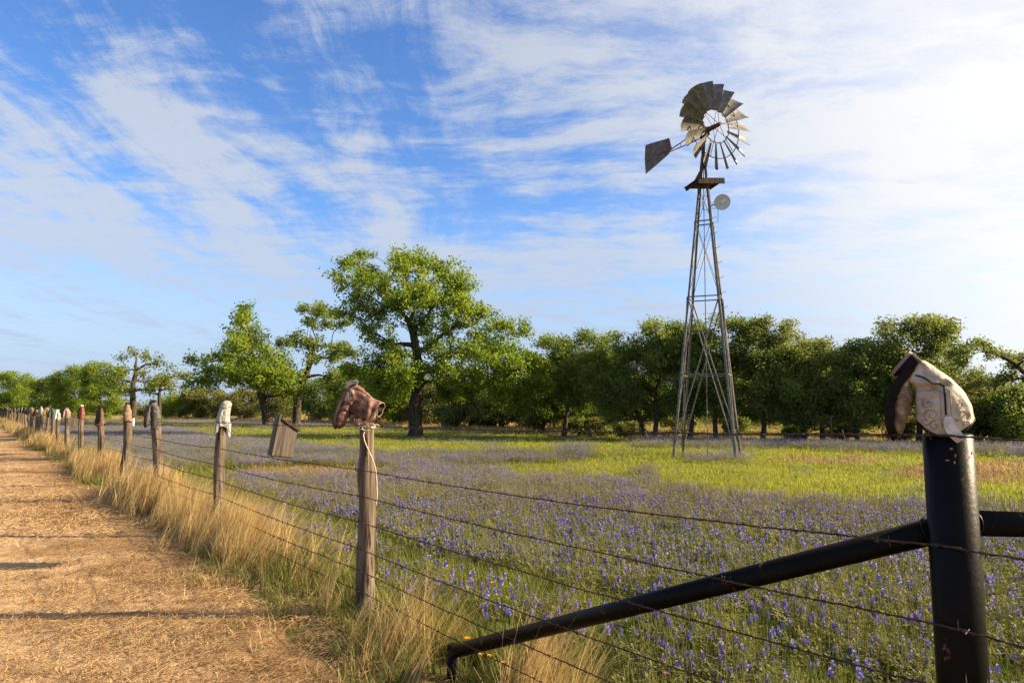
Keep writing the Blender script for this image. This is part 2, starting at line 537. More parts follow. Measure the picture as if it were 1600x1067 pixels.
# ------------------------------------------------------------------ windmill
def windmill():
    rnd = random.Random(5)
    N_ = G(1151, 721)
    e1 = Vector((-1.6, 0.68, 0))
    e2 = Vector((0.68, 1.6, 0))
    feet = [N_, N_ + e1, N_ + e1 + e2, N_ + e2]
    ctr = (feet[0] + feet[2]) / 2
    top = P(1105, 246, ctr.y)
    top.x = top.x * 0.5 + ctr.x * 0.5
    zt = top.z
    ctrt = Vector((top.x, top.y, zt))
    root = empty('windmill', ctr, 0, 'tall steel farm windmill on a four legged lattice tower among wildflowers', 'windmill')
    O = ctr

    def leg_pt(i, z):
        t = z / zt
        tp = ctrt + (feet[i] - ctr) * 0.065
        q = feet[i].lerp(tp, t)
        return Vector((q.x, q.y, z))
    for i in range(4):
        m = MB()
        a, b = leg_pt(i, -0.05) - O, leg_pt(i, zt) - O
        d = (feet[i] - ctr).normalized()
        t = Vector((-d.y, d.x, 0))
        # angle iron: two flanges
        for sgn in (1, -1):
            fdir = (t * sgn * 0.7071 - d * 0.7071)
            R = []
            for p in (a, b):
                q = p + fdir * 0.055
                off = d * 0.006
                R.append([p - off, q - off, q + off, p + off])
            m.rings(R)
        m.build('leg', M_galv, root)
    zs = [P(1100, 586, ctr.y).z, P(1100, 466, ctr.y).z, P(1100, 348, ctr.y).z]
    for z in zs:
        for i in range(4):
            m = MB()
            m.beam(leg_pt(i, z) - O, leg_pt((i + 1) % 4, z) - O, 0.032, 0.032)
            m.build('girt', M_galv, root)
    for z0, z1, r in ((0.25, zs[1], 0.02), (zs[1], zs[2], 0.008), (zs[2], zt - 0.95, 0.006)):
        for i in range(4):
            j = (i + 1) % 4
            for a, b in ((i, j), (j, i)):
                m = MB()
                pa, pb = leg_pt(a, z0) - O, leg_pt(b, z1) - O
                inw = (ctr - (feet[i] + feet[j]) / 2).normalized() * (0.012 if a == i else -0.012)
                m.tube([pa + inw, pb + inw], r, 6)
                m.build('brace', M_galv, root)
    # pump rod and ladder
    m = MB()
    m.tube([Vector((0, 0, 0)), ctrt - O], 0.013, 6)
    m.build('pump_rod', M_galv, root)
    m = MB()
    la = [leg_pt(3, z) - O for z in np.linspace(0.6, zt - 1.4, 32)]
    n3 = (feet[3] - ctr).normalized()
    tt = Vector((-n3.y, n3.x, 0))
    for k, q in enumerate(la):
        s = -1 if k % 2 else 1
        m.tube([q, q + tt * s * 0.17, q + tt * s * 0.17 + Vector((0, 0, 0.05))], 0.007, 5)
    m.tube([la[0], la[-1]], 0.008, 5)
    m.build('ladder', M_galv, root)
    # hand loops near the platform
    for zz, s, w in ((P(0, 332, ctr.y).z, -1, 0.22), (P(0, 352, ctr.y).z, 1, 0.2)):
        m = MB()
        q = leg_pt(0, zz) - O
        u = Vector((0.95 * s, 0.1, 0)) * w
        m.tube([q, q + u, q + u * 1.1 + Vector((0, 0, .42)), q + Vector((0.0, 0, .42))], 0.01, 6)
        m.build('hand_rail', M_galv, root)
    # platform, boards under the head
    zp = P(1100, 287, ctr.y).z
    pc = Vector(((ctrt.x + ctr.x * 0) , ctrt.y, zp)) - O
    m = MB()
    R = Matrix.Rotation(math.radians(-4), 3, 'Y') @ Matrix.Rotation(math.radians(12), 3, 'Z')
    for k in range(4):
        m.box(pc + R @ Vector((0, -0.33 + k * 0.22, 0.0)), (0.84 + 0.05 * rnd.random(), 0.2, 0.035), R)
    for xx in (-0.36, 0.36):
        m.box(pc + R @ Vector((xx, 0, -0.05)), (0.05, 0.9, 0.06), R)
    m.box(pc + R @ Vector((0, -0.45, -0.07)), (0.84, 0.03, 0.17), R)
    m.build('platform', M_boarddark, root)
    m = MB()
    m.beam(pc + Vector((-0.28, -0.2, 0.05)), pc + Vector((-0.02, -0.1, 0.5)), 0.12, 0.05)
    m.box(pc + Vector((-0.03, -0.1, 0.5)), (0.14, 0.1, 0.1), R)
    m.build('furl_lever', M_rust, root)
    # head
    ax = Vector((0.46, -0.89, 0.0)).normalized()       # towards the wheel front
    hub = P(1118.5, 197, ctr.y + ax.y * 0.55)
    T_ = Vector((-ax.y, ax.x, 0)).normalized()
    Zv = Vector((0, 0, 1))
    hb = hub - O
    mast = Vector((ctrt.x, ctrt.y, hub.z)) - O
    m = MB()
    m.tube([ctrt - O - Vector((0, 0, .35)), mast + Vector((0, 0, -.05))], [0.06, 0.045], 10)
    m.build('mast_pipe', M_rust, root)
    m = MB()
    mid = hb - ax * 0.5
    m.tube([hb + ax * 0.16, hb, mid, mid - ax * .12], [0.035, 0.055, 0.09, 0.09], 10)
    m.box(mid + Vector((0, 0, -0.02)), (0.2, 0.34, 0.26), Matrix.Rotation(math.atan2(-ax.x, -ax.y) * -1, 3, 'Z'), bev=0.03)
    m.tube([mid + Vector((0, 0, .1)), mid + Vector((0, 0, .24))], [0.05, 0.03], 8)
    m.tube([mid + Vector((0, 0, -.1)), Vector((mid.x * .5 + mast.x * .5, mid.y * .5 + mast.y * .5, mast.z - .3)), ctrt - O], [0.07, 0.06, 0.05], 8)
    m.build('gearbox', M_rust, root)
    # wheel
    Rw, Ri, Ro = 1.33, 0.50, 0.97
    nb = 18
    m = MB()

    def wp(th, r, ofs=0.0):
        return hb + T_ * (math.cos(th) * r) + Zv * (math.sin(th) * r) + ax * ofs
    for rr, of, tr in ((Ri + 0.02, 0.0, 0.014), (Ro, -0.05, 0.013)):
        ring = [wp(2 * math.pi * k / 72, rr, of) for k in range(73)]
        m.tube(ring, tr, 6, cap=False)
    for k in range(6):
        th = 2 * math.pi * (k + .3) / 6
        m.tube([wp(th, 0.05, 0.12), wp(th, Ri + .02, 0.0), wp(th, Ro, -0.05)], 0.009, 5)
        m.tube([wp(th + .12, 0.05, -0.1), wp(th + .12, Ri + .02, 0.0)], 0.008, 5)
    m.tube([hb + ax * 0.2, hb - ax * 0.14], [0.05, 0.075], 12)
    wheel = m.build('wheel', M_rust, root)
    beta = math.radians(37)
    for k in range(nb):
        th = 2 * math.pi * (k + 0.35) / nb
        rad = T_ * math.cos(th) + Zv * math.sin(th)
        tan = -T_ * math.sin(th) + Zv * math.cos(th)
        nrm = ax * math.cos(beta) + tan * math.sin(beta)
        wid = tan * math.cos(beta) - ax * math.sin(beta)
        m = MB()
        rows, rows2 = [], []
        ns, nw = 5, 6
        jit = rnd.uniform(-.05, .05)
        for i in range(ns + 1):
            r = Ri - 0.01 + (Rw - Ri) * i / ns
            hw = 0.5 * (2 * math.pi * r / nb) * 1.04 / max(math.cos(beta), .5) * 0.80
            row, row2 = [], []
            for j in range(nw + 1):
                u = j / nw * 2 - 1
                curve = 0.055 * (u * u) * (hw / 0.23)
                q = hb + rad * (r - (0.045 * u * u if i == ns else 0)) + wid * (u * hw + jit * 0.02) - nrm * curve * -1 + ax * (-0.02)
                row.append(q)
                row2.append(q + nrm * 0.004)
            rows.append(row)
            rows2.append(row2)
        grid = [r1 + r2[::-1] for r1, r2 in zip(rows, rows2)]
        m.rings(grid)
        m.build('blade', M_blade, wheel)
    # tail
    ta = -ax
    tend = P(1047, 236, ctr.y + 1.25) - O
    m = MB()
    b0 = mid + ta * 0.1
    m.tube([b0 + Vector((0, 0, .14)), tend + Vector((0, 0, .03))], 0.018, 6)
    m.tube([b0 + Vector((0, 0, -.16)), tend + Vector((0, 0, -.03))], 0.018, 6)
    for f in (0.35, 0.65):
        q = b0.lerp(tend, f)
        m.tube([q + Vector((0, 0, .14 * (1 - f))), q - Vector((0, 0, .16 * (1 - f)))], 0.01, 5)
    boom = m.build('tail_boom', M_rust, root)
    # vane sheet: corners read from the photograph at the tail's own depth
    dv = Vector((tend.x + O.x, tend.y + O.y, 0)) - Vector((mid.x + O.x, mid.y + O.y, 0))
    dv.normalize()
    base = tend + O

    def vp(px, py):
        r = ray(px, py)
        o = Vector((0, 0, EYE))
        nn = Vector((dv.y, -dv.x, 0))
        t = (base - o).dot(nn) / r.dot(nn)
        return o + r * t - O
    out2 = [vp(1046, 216), vp(1050, 232), vp(1045, 241), vp(1028, 256), vp(1009, 272), vp(1007.5, 248), vp(1008.5, 227), vp(1028, 221)]
    nn = Vector((dv.y, -dv.x, 0)) * 0.005
    m = MB()
    m.rings([[q - nn for q in out2], [q + nn for q in out2]])
    rib0, rib1 = vp(1052, 232), vp(1027, 242)
    m.tube([rib0 - nn * 3, rib1 - nn * 3], 0.016, 6)
    m.tube([rib0 + nn * 3, rib1 + nn * 3], 0.016, 6)
    m.build('tail_vane', M_vane, boom)
    # dish antenna fixed to the tower
    dc = P(1128.5, 316, ctr.y - 0.25)
    face = (Vector((0.0, 0, EYE)) - dc)
    face.z *= 0.55
    face.normalize()
    dsh = empty('dish_antenna', dc, 0, 'round pale dish antenna fixed to the windmill tower below the platform', 'antenna')
    u = face.cross(Zv).normalized()
    v = u.cross(face)
    m = MB()
    R, R2 = [], []
    rd = 0.235
    for r in (0.02, .35, .7, .92, 1.0):
        R.append([(u * math.cos(a) + v * math.sin(a)) * rd * r + face * (0.07 * r * r - 0.07) for a in np.linspace(0, 2 * math.pi, 33)[:-1]])
    R2 = [[q - face * 0.012 for q in rr] for rr in R[::-1]]
    m.rings(R + R2 + [R[0]], cap0=False, cap1=False)
    m.build('dish', M_dish, dsh, smooth=True)
    m = MB()
    m.tube([-face * 0.07, face * 0.10], 0.012, 8)
    m.tube([face * 0.09, face * 0.13], 0.035, 10)
    for a in (0.5, 2.6, 4.7):
        m.tube([(u * math.cos(a) + v * math.sin(a)) * rd * .9 - face * .01, face * 0.1], 0.006, 5)
    m.build('feed', M_white, dsh)
    m = MB()
    q = leg_pt(3, dc.z) - dc
    m.tube([-face * 0.08, -face * 0.14 + Vector((-.08, 0, 0)), q], 0.02, 7)
    m.build('bracket', M_galv, dsh)


windmill()


# ------------------------------------------------------------------ pipe corner of the near fence
def pipe_corner():
    b = fence_at(1508, 1067)
    t = fence_at(1477, 679)
    base = Vector(((b.x + t.x) / 2, (b.y + t.y) / 2, 0))
    base.z = float(gz(base.x, base.y))
    root = empty('pipe_post', base, 0, 'black steel pipe corner post with slanting brace and side rail in the foreground', 'post')
    hh = t.z - base.z
    lean = Vector((0, 0, 1))
    r = 0.0635
    m = MB()
    m.tube([Vector((0, 0, -.2)), Vector((0, 0, hh - 0.0)), Vector((0, 0, hh + .004))], [r, r, r - .006], 40)
    m.build('upright', M_black, root, smooth=False)
    for p in root.children[-1].data.polygons:
        p.use_smooth = len(p.vertices) == 4
    j = fence_at(1462, 818)
    j = Vector((base.x, base.y, j.z))
    e = fence_at(709, 1017)
    e.z = max(e.z, 0.02)
    e = Vector((e.x, e.y, e.z))
    d = (e - j).normalized()
    m = MB()
    m.tube([j + d * 0.05 - base, e - base], 0.0375, 28)
    # weld bead
    ring = []
    up = Vector((0, 0, 1))
    s_ = d.cross(up).normalized()
    w_ = s_.cross(d)
    for k in range(29):
        a = 2 * math.pi * k / 28
        ring.append(j + d * (r + .004 - 0.02 * math.sin(a) * 0) + (s_ * math.cos(a) + w_ * math.sin(a)) * 0.039 - base)
    m.tube(ring, 0.004, 6, cap=False)
    o = m.build('brace', M_black, root, smooth=True)
    m = MB()
    m.tube([Vector((e.x, e.y, -0.4)) - base, Vector((e.x, e.y, e.z + 0.035)) - base], 0.0385, 24)
    m.build('stub_post', M_black, root, smooth=True)
    q1 = P(1700, 822, base.y + 0.22)
    q0 = Vector((base.x, base.y, P(1530, 816, base.y).z))
    dd = (q1 - q0).normalized()
    m = MB()
    m.tube([q0 - base + dd * 0.03, q0 + dd * 2.4 - base], 0.037, 28)
    s_ = dd.cross(up).normalized()
    w_ = s_.cross(dd)
    m.tube([q0 + dd * (r + .003) + (s_ * math.cos(2 * math.pi * k / 28) + w_ * math.sin(2 * math.pi * k / 28)) * 0.0385 - base for k in range(29)], 0.004, 6, cap=False)
    m.build('side_rail', M_black, root, smooth=True)
    return base, hh, e


PIPE, PIPE_H, STUB = pipe_corner()


def pipe_rust():
    rnd = random.Random(3)
    root = [o for o in C.objects if o.name == 'pipe_post'][0]
    rm = surf('chipped_rust', (0.13, 0.055, 0.03), (0.34, 0.22, 0.16), 90, 0.9)
    for k in range(16):
        m = MB()
        a = rnd.uniform(-2.3, -0.6)
        z = PIPE_H - rnd.uniform(.035, .075) if k < 11 else rnd.uniform(.55, PIPE_H - .3)
        w, h = rnd.uniform(.03, .16), rnd.uniform(.002, .006) if k < 11 else rnd.uniform(.004, .02)
        if k >= 11:
            w = rnd.uniform(.03, .06)
        ring = []
        for j in range(9):
            t = 2 * math.pi * j / 9
            f = rnd.uniform(.6, 1.2)
            aa = a + w * .5 * f * math.cos(t)
            ring.append((0.0642 * math.cos(aa), 0.0642 * math.sin(aa), z + h * f * math.sin(t)))
        m.quad(ring)
        m.build('rust_chip', rm, root)


pipe_rust()

# ------------------------------------------------------------------ barbed wire fence
POST_Y = [FA.y, G(344, 840).y, FC.y, 12.7, 15.2, 18.0, 20.5, 22.9, 25.2, 27.2, 29.6, 31.8, 34.1, 36.3, 38.8]
while POST_Y[-1] < 92:
    POST_Y.append(POST_Y[-1] + 2.55)
POST_TOP = {}


def build_fence():
    rnd = random.Random(11)
    root = empty('wire_fence', FA, 0, 'long barbed wire fence on rough cedar posts running along the dirt track', 'fence')
    zA = fence_at(565, 660).z
    hs = [zA, 1.30, 1.26, 1.34, 1.22, 1.26]
    for i, Yv in enumerate(POST_Y):
        p = fence_pt(Yv)
        h = hs[i] if i < len(hs) else 1.22 + rnd.uniform(-.06, .08)
        r0 = (0.057, 0.060, 0.068, 0.066, 0.072, 0.064)[i] if i < 6 else rnd.uniform(.055, .08)
        lean = Vector((rnd.uniform(-.07, .07), rnd.uniform(-.07, .07), 0))
        if i == 0:
            lean = Vector((-0.035, 0.0, 0))
        m = MB()
        R = []
        nr, ns = (34, 30) if i < 6 else (10, 10)
        sd = rnd.uniform(0, 99)
        for k in range(nr + 1):
            t = k / nr
            z = -0.15 + (h + 0.15) * t
            ring = []
            for s in range(ns):
                a = 2 * math.pi * s / ns
                dx, dy = math.cos(a), math.sin(a)
                rr = r0 * (1.08 - 0.22 * t)
                rr *= 1 + 0.24 * noise.noise(Vector((dx * 1.1 + sd, dy * 1.1, z * 1.6))) + 0.2 * noise.noise(Vector((dx * 3.1 + sd, dy * 3.1, z * 1.1))) + 0.16 * noise.noise(Vector((dx * 7 + sd, dy * 7, z * 2.5)))
                if i == 0 and abs(z - 0.98) < 0.14:
                    rr *= 1 + 0.22 * (1 - abs(z - .98) / .14) * max(0, -dx)
                ring.append(Vector((dx * rr, dy * rr, z)) + lean * (z / h) + Vector((0.020 * math.sin(z * 3.4 + sd), 0.016 * math.cos(z * 2.8 + sd), 0)) * (0.15 if i == 0 else 1))
            R.append(ring)
        # ragged cut top
        for s, q in enumerate(R[-1]):
            q.z += 0.014 * noise.noise(Vector((s * .7, sd, 0)))
        m.rings(R)
        o = m.build('fence_post', M_wood, root, smooth=True, loc=p - FA)
        POST_TOP[i] = p + lean + Vector((0.020 * math.sin(h * 3.4 + sd), 0.016 * math.cos(h * 2.8 + sd), 0)) * (0.15 if i == 0 else 1) + Vector((0, 0, h))
        # dark staples where the wires meet the post
    # wires on the road side
    pb = fence_pt(PIPE.y)
    heights = []
    for pyA, pyP in ((664, 679), (731, 848), (771, 970)):
        heights.append((fence_at(566, pyA).z, fence_at(1490, pyP).z))
    heights += [(0.66, 0.68), (0.48, 0.49), (0.335, 0.335), (0.20, 0.20)]
    for w, (zA_, zP_) in enumerate(heights):
        m = MB()
        pts = []
        far_z = [1.20, 1.0, 0.83, 0.65, .47, .33, .2][w]
        knots = [(PIPE.y - 1.5, zP_ + .01), (PIPE.y, zP_)]
        for i, Yv in enumerate(POST_Y):
            f = min(1.0, i / 3.0)
            knots.append((Yv, zA_ * (1 - f) + far_z * f + rnd.uniform(-.015, .015) * (i > 0)))
        for (y0, z0), (y1, z1) in zip(knots[:-1], knots[1:]):
            near = y0 < 13
            n = 26 if near else 3
            sag = 0.012 + 0.016 * rnd.random()
            for k in range(n):
                t = k / n
                z = z0 + (z1 - z0) * t - sag * 4 * t * (1 - t) + (rnd.uniform(-.0022, .0022) if near else 0)
                q = fence_pt(y0 + (y1 - y0) * t, 0.072 + (rnd.uniform(-.002, .002) if near else 0))
                pts.append(Vector((q.x, q.y, z)) - FA)
        q = fence_pt(knots[-1][0], 0.07)
        pts.append(Vector((q.x, q.y, knots[-1][1])) - FA)
        m.tube(pts, 0.0026, 5)
        # second strand twisted round the first, and the barbs
        tw = []
        acc = 0.0
        nextb = rnd.uniform(0, .1)
        for a, b in zip(pts[:-1], pts[1:]):
            if a.y + FA.y > 11:
                break
            L = (b - a).length
            d = (b - a).normalized()
            s = d.cross(Vector((0, 0, 1))).normalized()
            u = s.cross(d)
            nn = max(1, int(L / 0.016))
            for k in range(nn):
                ph = (acc + L * k / nn) / 0.055 * 2 * math.pi
                tw.append(a.lerp(b, k / nn) + (s * math.cos(ph) + u * math.sin(ph)) * 0.0036)
            while nextb < acc + L:
                c = a + d * (nextb - acc)
                for q in range(2):
                    an = rnd.uniform(0, math.pi)
                    e = s * math.cos(an) + u * math.sin(an)
                    cc = c + d * (0.006 * (q * 2 - 1))
                    m.tube([cc - e * 0.016, cc + e * 0.016], 0.0017, 4)
                m.tube([c - d * 0.007, c + d * 0.007], 0.0042, 6)
                nextb += 0.125 * rnd.uniform(.85, 1.15)
            acc += L
        if len(tw) > 2:
            m.tube(tw, 0.0020, 4)
        m.build('barbed_wire', M_wire, root)
    return root


FENCE = build_fence()


# ------------------------------------------------------------------ boots
def leather(name, c1, c2, c3=None, rough=0.6, t3=0.6, scale=22, spec=0.3):
    return surf(name, c1, c2, scale, rough, bump=0.35, bscale=70, c3=c3, t3=t3, spec=spec)


def catmull(P_, n):
    """interpolate a list of tuples, n samples per span"""
    A = np.array(P_, float)
    out = []
    for i in range(len(A) - 1):
        p0, p1, p2, p3 = A[max(i - 1, 0)], A[i], A[i + 1], A[min(i + 2, len(A) - 1)]
        for k in range(n):
            t = k / n
            out.append(0.5 * ((2 * p1) + (-p0 + p2) * t + (2 * p0 - 5 * p1 + 4 * p2 - p3) * t * t + (-p0 + 3 * p1 - 3 * p2 + p3) * t ** 3))
    out.append(A[-1])
    return np.array(out)


def boot_upper(mb, st, n=4, ns=22, wrinkle=0.004, hem_wave=0.0, seed=0, inner=True):
    """st rows: (Ix, Iz, Ox, Oz, halfdepth) in metres; row 0 is the open hem"""
    S = catmull(st, n)
    rings = []
    for k, (ix, iz, ox, oz, w) in enumerate(S):
        c = Vector(((ix + ox) / 2, 0, (iz + oz) / 2))
        h = Vector(((ox - ix) / 2, 0, (oz - iz) / 2))
        perp = Vector((-h.z, 0, h.x)).normalized() if h.length > 1e-6 else Vector((0, 0, 1))
        ring = []
        for s in range(ns):
            a = 2 * math.pi * s / ns
            ca, sa = math.cos(a), math.sin(a)
            ca2 = math.copysign(abs(ca) ** 0.85, ca)
            sa2 = math.copysign(abs(sa) ** 0.85, sa)
            q = c + h * ca2 + Vector((0, w * sa2, 0))
            if hem_wave and k <= n:
                q.z += hem_wave * (1 - k / (n + 1)) * math.cos(2 * a)
            nd = wrinkle * noise.noise(q * 28 + Vector((seed, 0, 0))) + wrinkle * .7 * noise.noise(Vector((q.x * 12, q.y * 50, q.z * 60 + seed)))
            out = (q - c)
            if out.length > 1e-6:
                q = q + out.normalized() * nd
            ring.append(q)
        rings.append(ring)
    if inner:
        ins = []
        for k in (n + 1, n // 2, 0):
            c = sum(rings[k], Vector()) / ns
            ins.append([c + (q - c) * 0.94 for q in rings[k]])
        mb.rings(ins + rings, cap0=True, cap1=True)
    else:
        mb.rings(rings)
    return S, rings


def fold_field(folds):
    """creases: (polyline in the boot's side plane, depth, width, side of the bulge)"""
    def disp(u, z):
        tot = 0.0
        for pl, amp, wd, sg in folds:
            best, side = 1e9, 1
            for (ax_, az_), (bx_, bz_) in zip(pl[:-1], pl[1:]):
                dx, dz = bx_ - ax_, bz_ - az_
                t = max(0, min(1, ((u - ax_) * dx + (z - az_) * dz) / (dx * dx + dz * dz)))
                ex, ez = u - ax_ - dx * t, z - az_ - dz * t
                dd = math.hypot(ex, ez)
                if dd < best:
                    best, side = dd, 1 if (dx * ez - dz * ex) > 0 else -1
            sd = best * side * sg
            tot += -amp * math.exp(-(sd / wd) ** 2) + amp * .75 * math.exp(-((sd - 2.1 * wd) / (1.5 * wd)) ** 2)
        return tot
    return disp


def apply_folds(mb, S, NS, disp, skip=3):
    for q, v in enumerate(mb.V):
        if q < skip * NS:
            continue
        k_ = (q - skip * NS) // NS
        w = S[min(k_, len(S) - 1)][4]
        if abs(v[1]) > .25 * w:
            f = min(1.0, (abs(v[1]) / w - .25) / .4)
            mb.V[q] = (v[0], v[1] + math.copysign(1, v[1]) * f * disp(v[0], v[2]), v[2])


def boot_sole(mb, S, i0, i1, th, wide=1.08):
    R = []
    idx = list(range(i0, i1 + 1))
    for k in idx:
        ix, iz, ox, oz, w = S[k]
        I, O_ = Vector((ix, 0, iz)), Vector((ox, 0, oz))
        a = S[min(k + 1, len(S) - 1)]
        b = S[max(k - 1, 0)]
        tn = Vector((a[2] - b[2], 0, a[3] - b[3]))
        tn.normalize()
        nr = Vector((tn.z, 0, -tn.x))
        if nr.dot(O_ - I) < 0:
            nr = -nr
        ww = w * wide + 0.003
        base = O_ - nr * 0.008
        ring = []
        for yy, dd in ((-1, 0), (-1, .7), (-.93, 1), (.93, 1), (1, .7), (1, 0)):
            ring.append(base + nr * ((th + 0.008) * dd) + Vector((0, ww * yy, 0)))
        R.append(ring)
    mb.rings(R)


# right hand boot: cream cowboy boot over the black pipe post
def cream_boot():
    d = PIPE.y - 0.0
    k = d / FPX * 0.2437            # metres per zoomed pixel
    ang = -math.atan2(PIPE.x, PIPE.y)
    x0, z0 = 545.0, 625.0           # reference: middle of the pipe top
    topz = PIPE.z + PIPE_H
    dist = math.hypot(PIPE.x, PIPE.y)
    k = dist / FPX * 0.2437 * math.cos(math.atan2(PIPE.x, PIPE.y)) * 0.99
    root = empty('cowboy_boot', (PIPE.x, PIPE.y, topz), ang, 'cream stitched cowboy boot turned upside down over the black pipe post', 'boot')

    def L(x, z):
        return ((x - x0) * k, (z0 - z) * k + 0.0)
    rows = [((387, 590), (692, 572), .068), ((380, 520), (698, 540), .070), ((379, 450), (688, 460), .068), ((381, 390), (668, 385), .064), ((382, 345), (625, 312), .056),
            ((380, 322), (553, 236), .046), ((372, 308), (480, 172), .040), ((362, 300), (418, 142), .037), ((352, 300), (352, 232), .034),
            ((362, 345), (303, 290), .034), ((368, 400), (268, 360), .037), ((358, 460), (247, 440), .042), ((330, 520), (240, 520), .043), ((310, 585), (243, 590), .034), ((292, 630), (258, 635), .018), ((280, 645), (268, 647), .006)]
    st = [(*L(*a), *L(*b), w) for a, b, w in rows]
    cream = leather('cream_leather', (0.28, 0.225, 0.16), (0.47, 0.40, 0.315), (0.16, 0.10, 0.062), t3=0.60)
    brown = leather('dark_boot_trim', (0.006, 0.0035, 0.0035), (0.016, 0.008, 0.007), spec=.1)
    solem = leather('worn_sole_leather', (0.006, 0.0045, 0.004), (0.018, 0.012, 0.010), spec=.08)
    heelm = leather('worn_heel_cap', (0.15, 0.10, 0.085), (0.27, 0.19, 0.165))
    mb = MB()
    NB, NS = 10, 72
    S, rings = boot_upper(mb, st, NB, NS, 0.0022, seed=3, hem_wave=0.022)
    folds = [([(372, 322), (420, 330), (480, 326), (528, 312), (556, 300)], .014, .0075, 1), ([(494, 268), (530, 280), (556, 262), (590, 246)], .008, .006, -1), ([(556, 300), (610, 330), (668, 372)], .006, .008, 1),
             ([(300, 380), (330, 372), (372, 386)], .006, .005, 1), ([(276, 430), (310, 418), (362, 436)], .005, .005, 1), ([(385, 440), (440, 410), (520, 402)], .004, .007, -1), ([(600, 360), (640, 420), (660, 520)], .004, .009, 1), ([(430, 180), (440, 230), (480, 262)], .004, .006, 1)]

    fold_disp = fold_field([([L(*q) for q in poly], amp, wd, sg) for poly, amp, wd, sg in folds])
    apply_folds(mb, S, NS, fold_disp)
    vamp = leather('scuffed_vamp_leather', (0.10, 0.055, 0.034), (0.36, 0.28, 0.20), (0.055, 0.03, 0.02), t3=.56, scale=30)
    for q, f in enumerate(mb.F):
        if min(f) >= 3 * NS and (min(f) - 3 * NS) // NS >= 7.4 * NB:
            mb.M[q] = 1
    up = mb.build('upper', [cream, vamp], root, smooth=True)
    # sole and heel
    mb = MB()
    boot_sole(mb, S, 8 * NB - 4, 14 * NB + 6, 0.016, 1.15)
    mb.build('sole', solem, root, smooth=False)
    # heel stack: from the seat (425,135)-(350,240) outwards to (370,78)-(245,228)
    a0, a1 = L(432, 140), L(345, 246)
    b0, b1 = L(385, 92), L(262, 240)
    c0, c1 = L(369, 78), L(245, 227)
    mb = MB()

    def hr(p, q, w):
        P0, P1 = Vector((p[0], 0, p[1])), Vector((q[0], 0, q[1]))
        ring = []
        for s in range(16):
            a = 2 * math.pi * s / 16
            ca, sa = math.cos(a), math.sin(a)
            ca = math.copysign(abs(ca) ** .55, ca)
            sa = math.copysign(abs(sa) ** .7, sa)
            ring.append((P0 + P1) / 2 + (P0 - P1) / 2 * ca + Vector((0, w * sa, 0)))
        return ring
    mb.rings([hr(a0, a1, .041), hr(b0, b1, .036)])
    heel = mb.build('heel', brown, root, smooth=False)
    mb = MB()
    mb.rings([hr(b0, b1, .037), hr(c0, c1, .0355)], cap0=False)
    mb.build('heel_cap', heelm, heel)

    # surface lookup on the camera side of the shaft
    def onsurf(x, z, lift=0.0015):
        u, zz = L(x, z)
        best = None
        for (ix, iz, ox, oz, w) in S[:60]:
            zc = iz + (oz - iz) * ((u - ix) / (ox - ix) if abs(ox - ix) > 1e-6 else .5)
            dd = abs(zc - zz)
            if best is None or dd < best[0]:
                best = (dd, ix, ox, w)
        _, ix, ox, w = best
        t = max(-0.995, min(0.995, (u - (ix + ox) / 2) / ((ox - ix) / 2)))
        ca = abs(t) ** (1 / .85)
        sa = math.sqrt(max(0.0, 1 - ca * ca)) ** .85
        fd = min(1.0, max(0.0, (sa - .25) / .4)) * fold_disp(u, zz)
        return Vector((u, -w * sa - lift - 0.0010 - fd, zz))
    # dark piping at the hem, side welt
    mb = MB()
    mb.tube([q + (q - sum(rings[0], Vector()) / NS) * 0.01 for q in rings[0]] + [rings[0][0]], 0.004, 6, cap=False)
    mb.build('piping', brown, root, smooth=True)
    mb = MB()
    mb.tube([onsurf(545, z) for z in range(318, 510, 12)], 0.0026, 6)
    pts = [(352, 238), (400, 246), (440, 262), (468, 286), (486, 300), (520, 303), (545, 318)]
    cm = catmull(pts, 4)
    for seg in (cm[:],):
        mb.tube([onsurf(x, z, 0.003) for x, z in seg], 0.0022, 6)
    mb.build('welt', brown, root, smooth=True)
    # pull strap hanging at the hem
    mb = MB()
    path = [(558, 508, 16), (556, 530, 25), (562, 570, 31), (585, 612, 34), (618, 655, 30)]
    R = []
    for x, z, hw in catmull(path, 4):
        c = onsurf(x, min(z, 560), 0.004)
        u, zz = L(x, z)
        c = Vector((u, c.y - 0.002, zz))
        dx = hw * k
        dr = Vector((0.86, 0, 0.5)).normalized() if z > 560 else Vector((1, 0, 0))
        R.append([c - dr * dx, c + Vector((0, -0.005, 0)), c + dr * dx, c + Vector((0, 0.004, 0))])
    mb.rings(R)
    mb.build('pull_strap', leather('strap_leather', (0.38, 0.36, 0.34), (0.60, 0.58, 0.55)), root)
    # stitched scrolls
    mb = MB()

    def scroll(cx, cz, r0, turns, start, sgn, squash=1.0):
        n = int(26 * turns)
        pts = []
        for i in range(n + 1):
            t = i / n
            a = start + sgn * 2 * math.pi * turns * t
            r = r0 * (1 - 0.82 * t)
            pts.append(onsurf(cx + r * math.cos(a), cz + r * squash * math.sin(a), 0.001))
        mb.tube(pts, 0.0008, 4)
    for cx, cz, r0, tn, sa, sg in ((468, 500, 40, 1.4, 2.2, 1), (452, 425, 34, 1.2, 4.2, -1), (430, 540, 24, 1.0, 0.4, 1), (482, 565, 30, 1.2, 5.0, -1), (640, 495, 32, 1.3, 1.0, -1), (625, 430, 27, 1.2, 4.8, 1), (655, 550, 22, 1.1, 2.2, 1)):
        scroll(cx, cz, r0, tn, sa, sg)
        scroll(cx, cz, r0 * 1.22, tn * .8, sa, sg)
    for x0_, xs in ((520, 0), (575, 0)):
        mb.tube([onsurf(x0_, z, 0.001) for z in range(340, 590, 10)], 0.0009, 4)
